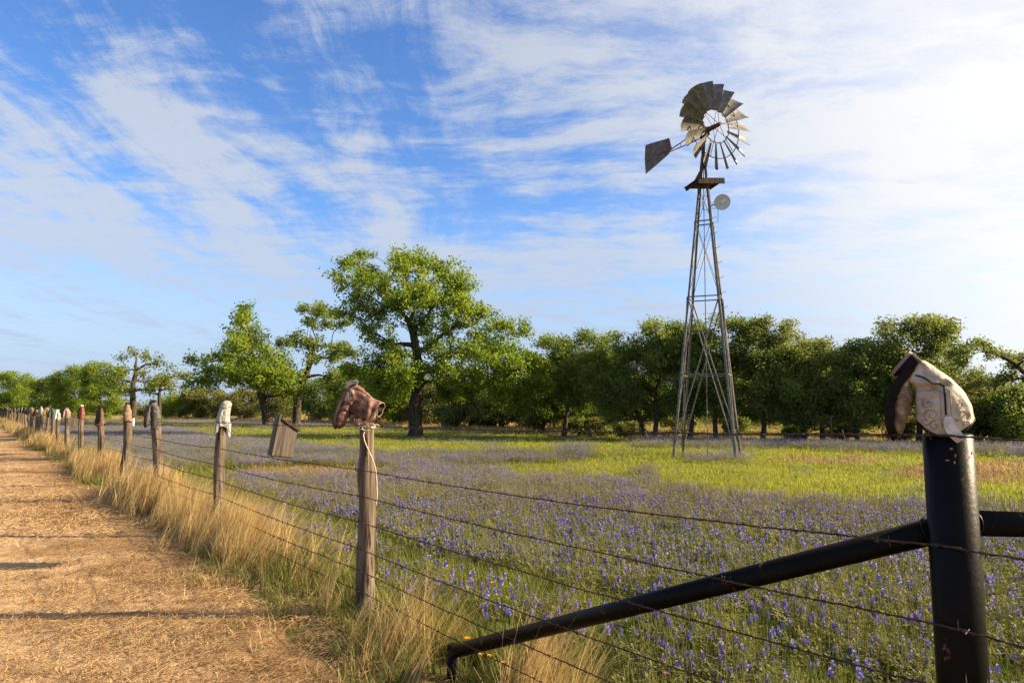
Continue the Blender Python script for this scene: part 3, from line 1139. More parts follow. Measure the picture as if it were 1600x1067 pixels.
    mb.build('embroidery', leather('stitch_thread', (0.25, 0.195, 0.13), (0.33, 0.26, 0.185)), root, smooth=True)


cream_boot()


def pink_boot():
    T0 = POST_TOP[0]
    dist = math.hypot(T0.x, T0.y)
    k = T0.y / FPX * 0.2
    ang = -math.atan2(T0.x, T0.y)
    root = empty('work_boot', T0, ang, 'faded reddish brown ankle boot folded over the nearest cedar post and tied with cord', 'boot')
    x0, z0 = 1215.0, 505.0

    def L(x, z):
        return ((x - x0) * k, (z0 - z) * k)
    rows = [((1302, 462), (1338, 348), .058), ((1262, 490), (1318, 338), .066), ((1200, 505), (1262, 312), .070), ((1145, 470), (1210, 262), .062), ((1112, 430), (1160, 218), .050),
            ((1097, 408), (1120, 200), .043), ((1088, 402), (1075, 218), .040), ((1085, 410), (1050, 268), .040), ((1083, 432), (1024, 338), .042), ((1076, 462), (1000, 405), .048), ((1062, 500), (984, 455), .050), ((1045, 530), (980, 500), .045), ((1025, 546), (990, 532), .030), ((1010, 550), (1000, 545), .010)]
    st = [(*L(*a), *L(*b), w) for a, b, w in rows]
    lea = leather('faded_red_leather', (0.050, 0.022, 0.016), (0.20, 0.105, 0.078), (0.40, 0.29, 0.235), t3=0.57, scale=16)
    dk = leather('dark_rubber_and_hole_shade', (0.022, 0.016, 0.014), (0.055, 0.036, 0.028))
    gr = leather('grey_heel', (0.10, 0.10, 0.10), (0.20, 0.19, 0.185))
    mb = MB()
    S, rings = boot_upper(mb, st, 6, 56, 0.006, seed=8)
    lp = lambda *q: [L(*p) for p in q]
    apply_folds(mb, S, 56, fold_field([(lp((1090, 405), (1120, 350), (1175, 318), (1230, 306), (1275, 322)), .013, .009, 1), (lp((1092, 412), (1140, 385), (1190, 372)), .010, .008, -1), (lp((1130, 250), (1165, 262), (1210, 290)), .008, .008, 1),
                (lp((1010, 370), (1040, 352), (1075, 362)), .009, .008, 1), (lp((1000, 420), (1035, 405), (1070, 420)), .007, .007, 1), (lp((1160, 460), (1200, 420), (1215, 370)), .009, .008, -1), (lp((1230, 490), (1250, 430), (1262, 360)), .008, .009, 1), (lp((1050, 250), (1085, 265), (1100, 310)), .006, .007, 1)]))
    for q, v in enumerate(mb.V):
        k_ = q // 56 - 3
        w_ = 1.0 if k_ < 0 else max(0.0, 1 - k_ / 7)
        mb.V[q] = (v[0] + .42 * v[1] * w_, v[1], v[2])
    for q, v in enumerate(rings[0]):
        nz = noise.noise(Vector((v.y * 30, v.z * 30, 2.0)))
        rings[0][q] = Vector((v.x + .42 * v.y + .012 * nz, v.y, v.z + .006 * nz))
        for rr in (2, 3):
            mb.V[rr * 56 + q] = tuple(rings[0][q])
    for q, f in enumerate(mb.F):
        mb.M[q] = 1 if min(f) < 56 * 2 else 0  # inside of the shaft takes the dark sole colour, painted shade of the opening
    mb.build('upper', [lea, dk], root, smooth=True)
    mb = MB()
    boot_sole(mb, S, 7 * 6, 12 * 6 + 4, 0.018, 1.1)
    mb.build('sole', dk, root)
    mb = MB()
    boot_sole(mb, S, 5 * 6 - 3, 6 * 6 + 3, 0.024, 1.02)
    mb.build('heel', gr, root)
    # lining seen in the opening
    mb = MB()
    mb.tube([q + (q - Vector((q.x, 0, q.z))) * .03 for q in rings[0]] + [rings[0][0]], 0.003, 6, cap=False)
    mb.build('collar', leather('pale_collar', (0.20, 0.13, 0.10), (0.36, 0.26, 0.21)), root, smooth=True)
    # ragged flap hanging under the shaft
    mb = MB()
    for (xa, za, xb, zb, y_) in ((1115, 440, 1100, 505, -.045), (1150, 470, 1165, 520, -.062), (1190, 490, 1200, 525, -.066)):
        a, b = L(xa, za), L(xb, zb)
        mb.rings([[(a[0] - .02, y_, a[1]), (a[0] + .025, y_, a[1]), (a[0] + .025, y_ + .006, a[1]), (a[0] - .02, y_ + .006, a[1])],
                  [(b[0] - .01, y_ - .01, b[1]), (b[0] + .014, y_ - .008, b[1] + .008), (b[0] + .014, y_ - .002, b[1] + .008), (b[0] - .01, y_ - .004, b[1])]])
    mb.build('torn_flap', lea, root)
    # cord round the post with a bow and a long tail
    co = empty('cord', T0, ang, 'pale cord knotted round the nearest cedar post below the boot, tail hanging down', 'cord')
    mb = MB()
    loop = []
    for i in range(41):
        a = 2 * math.pi * i / 20
        loop.append((0.064 * math.cos(a) + 0.004, 0.064 * math.sin(a), -0.030 + 0.012 * math.sin(a * .5) + 0.006 * math.cos(a)))
    mb.tube(loop, 0.0045, 7)
    mb.build('wrap', M_rope, co, smooth=True)
    mb = MB()
    kx, kz = 0.03, -0.03
    for s in (-1, 1):
        lp = []
        for i in range(17):
            a = 2 * math.pi * i / 16
            lp.append((kx + s * (0.03 - 0.03 * math.cos(a)), -0.072 - 0.01 * math.sin(a / 2), kz + 0.014 * math.sin(a) + s * .006))
        mb.tube(lp, 0.004, 7)
    mb.tube([(kx - .008, -.074, kz - .006), (kx, -.084, kz), (kx + .008, -.074, kz + .006)], 0.008, 8)
    mb.build('bow', M_rope, co, smooth=True)
    mb = MB()
    tail = [(1195, 590), (1205, 640), (1235, 710), (1268, 780), (1290, 850), (1300, 930), (1304, 1000), (1306, 1065), (1300, 1120)]
    pts = [Vector((kx - .03, -0.07, kz))]
    for x, z in catmull(tail, 3):
        u, zz = L(x, z)
        pts.append(Vector((u, -0.074, zz)))
    mb.tube(pts, 0.0042, 7)
    mb.build('tail', M_rope, co, smooth=True)


pink_boot()


# folded boot of the general kind, profile in units where the shaft is 1 high
FOLD = [((-.26, -.42), (.26, -.42), .25), ((-.25, -.20), (.27, -.18), .26), ((-.25, .05), (.26, .05), .25), ((-.25, .20), (.20, .22), .21), ((-.25, .29), (.08, .40), .16),
        ((-.27, .33), (-.06, .53), .14), ((-.30, .34), (-.20, .55), .135), ((-.30, .30), (-.38, .40), .13), ((-.28, .18), (-.46, .24), .14), ((-.29, .02), (-.52, .06), .16), ((-.33, -.14), (-.54, -.13), .165), ((-.38, -.28), (-.52, -.30), .12), ((-.43, -.36), (-.48, -.37), .03)]


def fold_boot(i, label, cols, size=(0.30, 0.36), rz=0.0, dz=0.0, solecol=None, flare=0.0, wave=0.0, group=None, tilt=0.0, name='boot', simple=False, cap=None):
    T0 = POST_TOP[i]
    root = empty(name, T0 + Vector((0, 0, dz)), rz - math.atan2(T0.x, T0.y), label, 'boot', group)
    root.rotation_euler.y = tilt
    sx, sz = size
    st = []
    for r, (a, b, w) in enumerate(FOLD):
        f = 1 + flare * max(0, 2 - r) / 2
        st.append((a[0] * sx * f, a[1] * sz, b[0] * sx * f, b[1] * sz, w * sx * f))
    key = cols
    if key not in LEATH:
        c1, c2 = key
        LEATH[key] = leather('boot_leather', c1, c2, tuple(v * .55 for v in c1), t3=.62)
    mb = MB()
    S, rings = boot_upper(mb, st, 2 if simple else 4, 12 if simple else 22, 0.003 if simple else 0.009, hem_wave=wave, seed=i * 3.1)
    n = 2 if simple else 4
    mb.build('upper', LEATH[key], root, smooth=True)
    sm = SOLE if solecol is None else solecol
    mb = MB()
    boot_sole(mb, S, 7 * n, 11 * n + n // 2, 0.014, 1.12)
    mb.build('sole', sm, root)
    mb = MB()
    boot_sole(mb, S, 5 * n, 7 * n - 1, 0.022, 1.02)
    mb.build('heel', cap or sm, root)
    return root


LEATH = {}
SOLE = leather('black_sole', (0.008, 0.006, 0.006), (0.02, 0.015, 0.013), spec=.1)
SOLEB = leather('tan_sole', (0.12, 0.075, 0.05), (0.2, 0.13, 0.09))
SOLEW = leather('white_sole', (0.45, 0.44, 0.43), (0.65, 0.64, 0.62))
WHITE = ((0.17, 0.16, 0.14), (0.34, 0.325, 0.295))
GREY = ((0.026, 0.025, 0.024), (0.085, 0.082, 0.077))
TAN = ((0.12, 0.08, 0.042), (0.25, 0.175, 0.095))
BROWN = ((0.055, 0.028, 0.018), (0.13, 0.07, 0.045))
RED = ((0.11, 0.026, 0.013), (0.22, 0.06, 0.028))
PINK = ((0.14, 0.085, 0.07), (0.30, 0.20, 0.17))
GREEN = ((0.012, 0.04, 0.035), (0.03, 0.075, 0.06))
ORANGE = ((0.17, 0.08, 0.035), (0.31, 0.17, 0.085))
BLACK = ((0.012, 0.011, 0.011), (0.03, 0.028, 0.027))
OLIVE = ((0.16, 0.13, 0.05), (0.28, 0.23, 0.1))
H = math.pi / 2
def white_boot():
    T0 = POST_TOP[1]
    k = T0.y / FPX * 0.1875
    root = empty('cowboy_boot', T0, -math.atan2(T0.x, T0.y), 'white cowboy boot with scalloped top pulled upside down over the second cedar post', 'boot')

    def L(x, z):
        return ((x - 1203) * k, (392 - z) * k)
    rows = [((1142, 462), (1264, 466), .066), ((1146, 425), (1260, 425), .068), ((1152, 380), (1257, 380), .066), ((1162, 335), (1257, 335), .060), ((1172, 298), (1260, 295), .055), ((1180, 276), (1263, 270), .052), ((1181, 262), (1266, 258), .055), ((1186, 244), (1264, 242), .052), ((1200, 228), (1252, 228), .036), ((1218, 221), (1236, 221), .012)]
    st = [(*L(*a), *L(*b), w) for a, b, w in rows]
    mb = MB()
    NB, NS = 6, 48
    S, rings = boot_upper(mb, st, NB, NS, 0.004, hem_wave=-0.045, seed=4)
    lp = lambda *q: [L(*p) for p in q]
    apply_folds(mb, S, NS, fold_field([(lp((1175, 282), (1220, 292), (1264, 278)), .012, .008, 1), (lp((1196, 420), (1188, 360), (1204, 310), (1222, 300)), .011, .008, 1), (lp((1170, 440), (1176, 370), (1182, 320)), .007, .007, -1), (lp((1236, 440), (1240, 360), (1232, 310)), .008, .008, 1)]))
    m1 = leather('white_leather', (0.20, 0.19, 0.168), (0.36, 0.35, 0.32), (0.10, 0.092, 0.08), t3=.61)
    mb.build('upper', m1, root, smooth=True)
    mb = MB()
    mb.tube([q for q in rings[0]] + [rings[0][0]], 0.004, 6, cap=False)
    mb.build('piping', leather('grey_piping', (0.16, 0.15, 0.14), (0.26, 0.25, 0.23)), root, smooth=True)
    for xx in (1168, 1246):
        a, b = L(xx, 415), L(xx + (6 if xx > 1200 else -6), 482)
        mb = MB()
        mb.rings([[(p[0] - .012, -.074 - dy, p[1]), (p[0] + .012, -.074 - dy, p[1]), (p[0] + .012, -.069 - dy, p[1]), (p[0] - .012, -.069 - dy, p[1])] for p, dy in ((a, -.004), (((a[0] + b[0]) / 2, (a[1] + b[1]) / 2), .004), (b, 0))])
        mb.build('pull_strap', m1, root)


white_boot()
fold_boot(2, 'black and grey boot with thick black sole hanging beside the third cedar post', GREY, (0.27, 0.44), 0.12, 0.05, SOLE)
fold_boot(3, 'tan boot with dark heel standing upside down on the fourth cedar post', TAN, (0.27, 0.34), -H * .9, 0.0, SOLE, 0.12, 0.02)
fold_boot(4, 'dark brown boot with wide flared shaft on the fifth cedar post', BROWN, (0.27, 0.42), H * .8, 0.03, SOLE, 0.75, -.04)
fold_boot(5, 'dark red boot with pale heel on a cedar post', RED, (0.24, 0.36), -H * .7, 0.05, SOLE, cap=SOLEW)
fold_boot(6, 'dusty pink boot with dark sole on a cedar post left of the red boot', PINK, (0.28, 0.33), 0.4, 0.03, SOLE)
fold_boot(7, 'small white boot on a slim cedar post far down the fence', WHITE, (0.25, 0.34), H * .5, 0.02, SOLEW)
fold_boot(8, 'dark green rubber boot on a cedar post left of the small white boot', GREEN, (0.30, 0.38), 0.3, 0.02, SOLE)
fold_boot(9, 'orange brown boot with toe hanging to the left on a cedar post', ORANGE, (0.32, 0.34), 0.15, 0.02, SOLEB)
fold_boot(10, 'white topped boot with brown sole, far along the fence', WHITE, (0.26, 0.38), -H * .6, 0.02, SOLEB)
fold_boot(11, 'olive boot with dark sole, far along the fence', OLIVE, (0.30, 0.36), 0.5, 0.02, SOLE)
fold_boot(12, 'pale pink boot beside the olive one, far along the fence', PINK, (0.30, 0.36), -.4, 0.02, SOLE)
fold_boot(13, 'black boot far along the fence between coloured boots', BLACK, (0.30, 0.36), .8, 0.02, SOLE)
fold_boot(14, 'deep green boot far along the fence', GREEN, (0.30, 0.36), -.8, 0.02, SOLE)
_r = random.Random(77)
for _i in range(15, len(POST_Y)):
    fold_boot(_i, 'small worn boot on one of the farthest fence posts', _r.choice([BROWN, TAN, RED, GREY, PINK, BROWN, GREEN, ORANGE, GREY, WHITE]), (_r.uniform(.26, .32), _r.uniform(.32, .38)), _r.uniform(-1.4, 1.4), 0.02, SOLE, group='boots on the farthest fence posts', simple=True)


# ------------------------------------------------------------------ nest boxes hanging on the wires
def nest_box(px, py, size, label, rz, tilt):
    c = fence_at(px, py)
    root = empty('birdhouse', c, rz, label, 'birdhouse')
    root.rotation_euler = (0, tilt, rz)
    s = size
    m = MB()
    m.box((-.085 * s, 0, 0.195 * s), (.022 * s, .17 * s, .39 * s), bev=.003)
    m.build('back_board', M_board, root)
    for yy in (-.068, .068):
        m = MB()
        q = yy * s
        t = .016 * s
        prof = [(-.073 * s, .01 * s), (.085 * s, .01 * s), (.085 * s, .262 * s), (-.073 * s, .335 * s)]
        m.rings([[(x, q - t / 2, z) for x, z in prof], [(x, q + t / 2, z) for x, z in prof]])
        m.build('side_panel', M_board, root)
    m = MB()
    m.box((.094 * s, 0, .135 * s), (.016 * s, .15 * s, .25 * s))
    m.build('front_panel', M_board, root)
    m = MB()
    m.box((.012 * s, 0, -.0005), (.176 * s, .15 * s, .016 * s))
    m.build('floor_board', M_boarddark, root)
    m = MB()
    R = Matrix.Rotation(math.atan2(.073, .158), 3, 'Y')
    m.box((.026 * s, 0, .311 * s), (.215 * s, .18 * s, .018 * s), R)
    m.build('roof', M_boarddark, root)


nest_box(437, 713, 0.96, 'tilted weathered wooden birdhouse hanging on the wires between the two nearest posts', math.radians(33), math.radians(9))
nest_box(114, 667, 0.98, 'small brown wooden birdhouse on the wires beside the red boot post', math.radians(35), math.radians(4))


# white stakes in the field
def stake(px, py, h, label, arm=False):
    b = G(px, py)
    root = empty('marker_stake', b, 0, label, 'stake')
    m = MB()
    m.tube([(0, 0, -.1), (0, 0, h)], 0.075, 12)
    m.build('pipe', M_white, root, smooth=True)
    m = MB()
    m.tube([(0, 0, h - .01), (0, 0, h + .12), (0, 0, h + .13)], [.085, .085, .06], 12)
    if arm:
        m.tube([(0, 0, h + .05), (.35, 0, h + .2), (.75, 0.1, h + .45)], [.03, .025, .015], 6)
    m.build('cap', M_dark, root)


stake(207.5, 672, 0.80, 'white pipe stake with black cap standing far in the field before an oak')
stake(357, 688, 0.80, 'white pipe stake with dark cap and bent arm behind the white boot', True)


# ------------------------------------------------------------------ back fence
def back_fence():
    line = [P(-150, 650, 98), P(300, 655, 78), P(560, 664, 58), P(760, 672, 44), P(1000, 688, 31), P(1300, 696, 26.3), P(1700, 700, 24.6)]
    line = [Vector((q.x, q.y, 0)) for q in line]
    root = empty('back_fence', line[0], 0, 'thin wire fence along the far edge of the field in front of the trees', 'fence')
    dense = []
    for a, b in zip(line[:-1], line[1:]):
        n = max(1, int((b - a).length / 3.2))
        for k in range(n):
            dense.append(a.lerp(b, k / n))
    rnd = random.Random(4)
    for q in dense:
        m = MB()
        m.beam(Vector((0, 0, -.1)), Vector((rnd.uniform(-.03, .03), 0, 1.15)), 0.045, 0.045)
        m.build('thin_post', M_stake, root, loc=q - line[0])
    for z in (0.35, 0.65, 0.9, 1.1):
        m = MB()
        m.tube([q - line[0] + Vector((0, -.03, z + rnd.uniform(-.02, .02))) for q in dense], 0.006, 4)
        m.build('wire', M_wire, root)


back_fence()

# ------------------------------------------------------------------ trees
OAK = leafy('oak_leaves', (0.10, 0.175, 0.018), (0.25, 0.32, 0.035), 0.48, scale=0.6, c3=(0.25, 0.21, 0.05), f3=0.06)
LIVE = leafy('live_oak_leaves', (0.092, 0.145, 0.030), (0.205, 0.255, 0.06), 0.5, scale=0.4, c3=(0.13, 0.12, 0.04), f3=0.05)
LIVE2 = leafy('grey_green_leaves', (0.10, 0.140, 0.036), (0.21, 0.235, 0.066), 0.46, scale=0.4)
YOUNG = leafy('young_leaves', (0.10, 0.15, 0.02), (0.21, 0.24, 0.04), 0.45, scale=0.5, c3=(0.22, 0.16, 0.05), f3=0.08)
SCRUB = leafy('scrub_leaves', (0.10, 0.115, 0.035), (0.21, 0.20, 0.06), 0.42, scale=0.4)


def leaves_at(centres, per, sigma, length, rng, wid=0.55, upbias=0.3):
    n = len(centres) * per
    c = np.repeat(np.array(centres), per, axis=0) + np.clip(rng.normal(0, 1, (n, 3)), -1.5, 1.5) * np.array([sigma, sigma, sigma * .75])
    a = rng.normal(0, 1, (n, 3)); a[:, 2] -= 0.15
    a /= np.linalg.norm(a, axis=1)[:, None]
    b = rng.normal(0, 1, (n, 3)); b[:, 2] *= (1 - upbias)
    b -= a * np.sum(a * b, 1)[:, None]
    b /= np.linalg.norm(b, axis=1)[:, None]
    nn = np.cross(a, b)
    L = length * rng.uniform(0.65, 1.25, (n, 1))
    W = L * wid
    fold = nn * W * 0.18
    V = np.stack([c - a * L / 2, c + b * W / 2 + fold - a * L * .05, c + a * L / 2, c - b * W / 2 + fold - a * L * .05], 1)
    return V


def make_tree(name, label, base, trunk, tr, blobs, leafmat, seed, group=None, cat='tree', twd=7.0, per=16, leaf=0.14, sigma=0.2, tops=None, limbk=1.0, shell=0.45):
    """trunk: world points from the base up; blobs: (world centre, radius)"""
    rng = np.random.default_rng(seed)
    rnd = random.Random(seed)
    root = empty(name, base, 0, label, cat, group)
    m = MB()
    tp = [Vector(p) - base for p in trunk]
    cm = [Vector(q) for q in catmull([tuple(p) for p in tp], 5)]
    n = len(cm)
    for i, q in enumerate(cm):
        if 0 < i:
            q += Vector((rnd.uniform(-1, 1), rnd.uniform(-1, 1), 0)) * tr * 0.10
    rad = [tr * (1.0 - 0.55 * i / (n - 1)) * (1.45 if i == 0 else 1.15 if i == 1 else 1) for i in range(n)]
    m.tube(cm, rad, 12)
    nodes = [(q, rad[i]) for i, q in enumerate(cm) if i > n * 0.35]
    cl = []
    rmax = max(r for _, r in blobs)
    for c, r in sorted([(Vector(c) - base, r) for c, r in blobs], key=lambda q: (q[0] - cm[-1]).length):
        best, bi = 1e9, 0
        for i, (q, qr) in enumerate(nodes):
            dd = (c - q).length + 1.1 * max(0, q.z - c.z) + (0.0 if qr > 0.03 else 1.5)
            if dd < best:
                best, bi = dd, i
        q0, qr = nodes[bi]
        L = (c - q0).length
        r0 = min(qr * 0.8, tr * limbk * (0.22 + 0.30 * r / rmax))
        k = max(4, int(L / 0.45))
        pts, rr = [], []
        bow = Vector((rnd.uniform(-1, 1), rnd.uniform(-1, 1), rnd.uniform(.1, 1.0))) * 0.14 * L
        sd = rnd.uniform(0, 100)
        for j in range(k + 1):
            t = j / k
            q = q0.lerp(c, t) + bow * math.sin(math.pi * t)
            if 0 < j:
                q += Vector((noise.noise(Vector((t * 4 + sd, 0, 0))), noise.noise(Vector((t * 4 + sd, 9, 0))), noise.noise(Vector((t * 4 + sd, 0, 9))))) * 0.18 * min(1, L * .4) * (1 - .3 * t)
            pts.append(q)
            rr.append(max(0.014, r0 * (1 - t) + 0.02 * t * (r0 > .03)))
        m.tube(pts, rr, 7)
        for j in range(1, k + 1):
            nodes.append((pts[j], rr[j]))
        # twigs
        src = [p for p in pts[max(1, int(k * .4)):]]
        nt = int(twd * r * r) + 5
        for _ in range(nt):
            d = Vector(rng.normal(0, 1, 3)); d.z *= .85
            d.normalize()
            tip = c + d * r * (rnd.random() ** shell) * rnd.uniform(.72, 1.34) + Vector((0, 0, .12 * r))
            s = min((p for p in rnd.sample(src, min(3, len(src)))), key=lambda p: (p - tip).length)
            mid = s.lerp(tip, .55) + Vector(rng.normal(0, .09, 3)) * r
            tw = [s, mid, tip]
            m.tube(tw, [max(.012, min(.028, r0 * .5)), .011, .005], 4, cap=False)
            for t, ww in ((.55, .6), (.8, .8), (1.0, 1.0)):
                q = s.lerp(mid, t / .55) if t <= .55 else mid.lerp(tip, (t - .55) / .45)
                if rnd.random() < ww:
                    cl.append(tuple(q))
    m.build('trunk', M_bark, root, smooth=True)
    V = leaves_at(cl, per, sigma, leaf, rng)
    np_quads('crown', V, leafmat, root)
    return root


def blobs_px(lst, d, depth, rng, extra=0, ps=None):
    """photo-space foliage masses given real depth spread; extra = hidden masses front and back"""
    ps = ps or d / FPX
    out = []
    for (px, py, r) in lst:
        out.append((P(px, py, d + rng.uniform(-1, 1) * depth), r * ps))
    for _ in range(extra):
        px, py, r = lst[rng.integers(len(lst))]
        s = rng.choice([-1, 1])
        out.append((P(px * .75 + .25 * np.mean([q[0] for q in lst]), py, d + s * depth * rng.uniform(.8, 1.5)), r * ps * .9))
    return out


def feature_oak():
    rng = np.random.default_rng(1)
    b = G(650, 684)
    d = b.y
    tr = [b + Vector((0, 0, -.1)), P(649, 640, d), P(653, 600, d), P(652, 560, d), P(648, 535, d), P(640, 505, d)]
    L = [(548, 412, 20), (566, 398, 16), (535, 440, 22), (570, 432, 26), (600, 452, 30), (560, 465, 25), (545, 490, 22), (590, 492, 30), (575, 520, 24),
         (640, 425, 28), (668, 412, 26), (695, 425, 27), (720, 448, 28), (650, 460, 34), (690, 470, 36), (730, 482, 28), (620, 480, 28), (660, 505, 30), (705, 515, 32),
         (752, 492, 24), (785, 510, 24), (815, 520, 18), (760, 530, 28), (800, 550, 26), (835, 565, 20), (745, 560, 28), (790, 590, 26), (830, 600, 22), (815, 628, 16), (845, 585, 16),
         (800, 625, 22), (780, 615, 22), (840, 575, 20), (700, 615, 18), (735, 615, 18), (570, 615, 20), (635, 600, 14), (665, 545, 22), (690, 580, 22), (700, 555, 26), (720, 590, 22), (760, 600, 22), (610, 540, 26), (590, 565, 26), (570, 590, 24), (610, 585, 24), (600, 612, 18), (690, 600, 16), (545, 580, 18), (625, 405, 18), (655, 575, 14)]
    bl = [(c, r * 1.08) for c, r in blobs_px(L, d, 1.9, rng, 18)]
    for px, py, r in ((800, 590, 30), (830, 575, 26), (775, 570, 28), (820, 620, 24), (785, 612, 26), (845, 600, 20), (750, 590, 24), (735, 545, 26), (590, 600, 26), (615, 560, 26)):
        bl.append((P(px, py, d - 1.2 + rng.uniform(-.6, .6)), r * d / FPX))
    make_tree('oak_tree', 'largest bright green oak with broad lopsided crown standing alone in mid field', b, tr, 0.36, bl, OAK, 21, twd=22, per=19, leaf=0.15, sigma=0.17)


feature_oak()


def leaning_oak():
    rng = np.random.default_rng(6)
    d = 26
    b = P(1690, 640, d); b.z = 0
    tr = [b, P(1685, 660, d), P(1655, 615, d), P(1612, 590, d), P(1575, 562, d), P(1545, 550, d)]
    L = [(1490, 552, 13), (1512, 545, 14), (1530, 538, 12), (1545, 552, 14), (1568, 556, 12), (1585, 572, 14), (1600, 590, 20), (1505, 566, 9), (1560, 600, 16), (1530, 598, 13), (1620, 560, 22), (1640, 600, 30), (1590, 620, 22), (1595, 562, 16), (1610, 580, 18), (1580, 590, 15)]
    make_tree('oak_tree', 'open branched oak reaching in from the right edge of the view', b, tr, 0.13, blobs_px(L, d, 1.0, rng, 6), LIVE2, 37, twd=34, per=12, leaf=.115, sigma=.13)


leaning_oak()


def left_trees():
    rng = np.random.default_rng(2)
    d = 50
    b = P(419, 640, d); b.z = 0
    tr = [b, P(414, 640, d), P(406, 610, d), P(396, 570, d), P(388, 535, d)]
    L = [(383, 484, 13), (380, 500, 15), (388, 520, 20), (368, 525, 16), (365, 545, 20), (400, 540, 24), (385, 565, 26), (420, 560, 24), (440, 575, 24), (460, 590, 20), (410, 590, 26), (370, 590, 22), (350, 580, 18),
         (430, 600, 20), (455, 612, 16), (320, 578, 14), (302, 563, 12), (335, 600, 16), (345, 560, 14), (300, 600, 9), (315, 592, 10)]
    make_tree('oak_tree', 'leaning oak with a narrow pointed leafy top left of the birdhouse', b, tr, 0.31, blobs_px(L, d, 2.4, rng, 16), OAK, 31, twd=14, per=15, leaf=0.22, sigma=0.28)
    d = 51.5
    b = P(464, 640, d); b.z = 0
    tr = [b, P(464, 640, d), P(470, 605, d), P(484, 570, d), P(490, 545, d)]
    L = [(474, 482, 11), (498, 486, 13), (520, 490, 15), (484, 505, 13), (510, 508, 16), (535, 505, 14), (458, 532, 15), (478, 540, 16), (500, 540, 18), (530, 545, 17), (552, 552, 14), (490, 560, 14), (520, 562, 16), (555, 580, 16), (440, 535, 9), (515, 590, 14), (540, 600, 12)]
    make_tree('oak_tree', 'open oak with flat layered branches directly behind the birdhouse', b, tr, 0.34, blobs_px(L, d, 2.2, rng, 6), LIVE, 33, twd=14, per=14, leaf=0.22, sigma=0.24)
    d = 60
    b = P(208, 640, d); b.z = 0
    tr = [b, P(208, 630, d), P(207, 607, d), P(212, 585, d), P(212, 570, d)]
    L = [(190, 558, 11), (210, 555, 11), (228, 558, 12), (245, 570, 14), (262, 580, 13), (190, 580, 15), (175, 595, 16), (225, 585, 15), (250, 598, 16), (235, 610, 14), (190, 610, 14), (165, 580, 10), (262, 600, 12)]
    make_tree('oak_tree', 'sparse light green oak with visible bare limbs behind the tan boot post', b, tr, 0.30, blobs_px(L, d, 2.2, rng, 4), YOUNG, 35, twd=6, per=10, leaf=0.22, sigma=0.26)
    d = 57
    b = P(249, 640, d); b.z = 0
    tr = [b, P(249, 640, d), P(249, 618, d), P(252, 600, d)]
    L = [(262, 590, 11), (280, 588, 11), (295, 590, 10), (245, 600, 10), (270, 608, 12), (235, 615, 10), (290, 605, 8)]
    make_tree('oak_tree', 'small thin oak rising just behind the black boot post', b, tr, 0.2, blobs_px(L, d, 1.5, rng, 0), YOUNG, 36, twd=8, per=10, leaf=0.2, sigma=0.24)


left_trees()


def auto_blobs(px, d, top, w, bottom, rng, nb=16):
    """crown made of scattered masses inside a lumpy rounded box, px units"""
    cy, hy = (top + bottom) / 2, (bottom - top) / 2
    out = []
    ps = d / FPX
    for k in range(nb):
        while True:
            u, v, s = rng.uniform(-1, 1, 3)
            if abs(u) ** 2.6 + abs(v) ** 2.6 + abs(s) ** 2.6 < 1:
                break
        r = rng.uniform(.13, .32) * min(w / 2, hy * 1.2)
        x = px + u * (w / 2 - r * .5)
        y = cy + v * (hy - r * .8)
        c = P(x, y, d + s * min(w / 2, 50) * ps * .9)
        out.append((c, r * ps))
    # a few at the very top for a ragged skyline
    for k in range(9):
        r = rng.uniform(.09, .22) * w / 2
        x = px + rng.uniform(-.48, .48) * w
        out.append((P(x, top + r + abs(x - px) / w * .9 * hy * rng.uniform(.3, 1.0), d + rng.uniform(-.5, .5) * w / 2 * ps), r * ps))
    return out


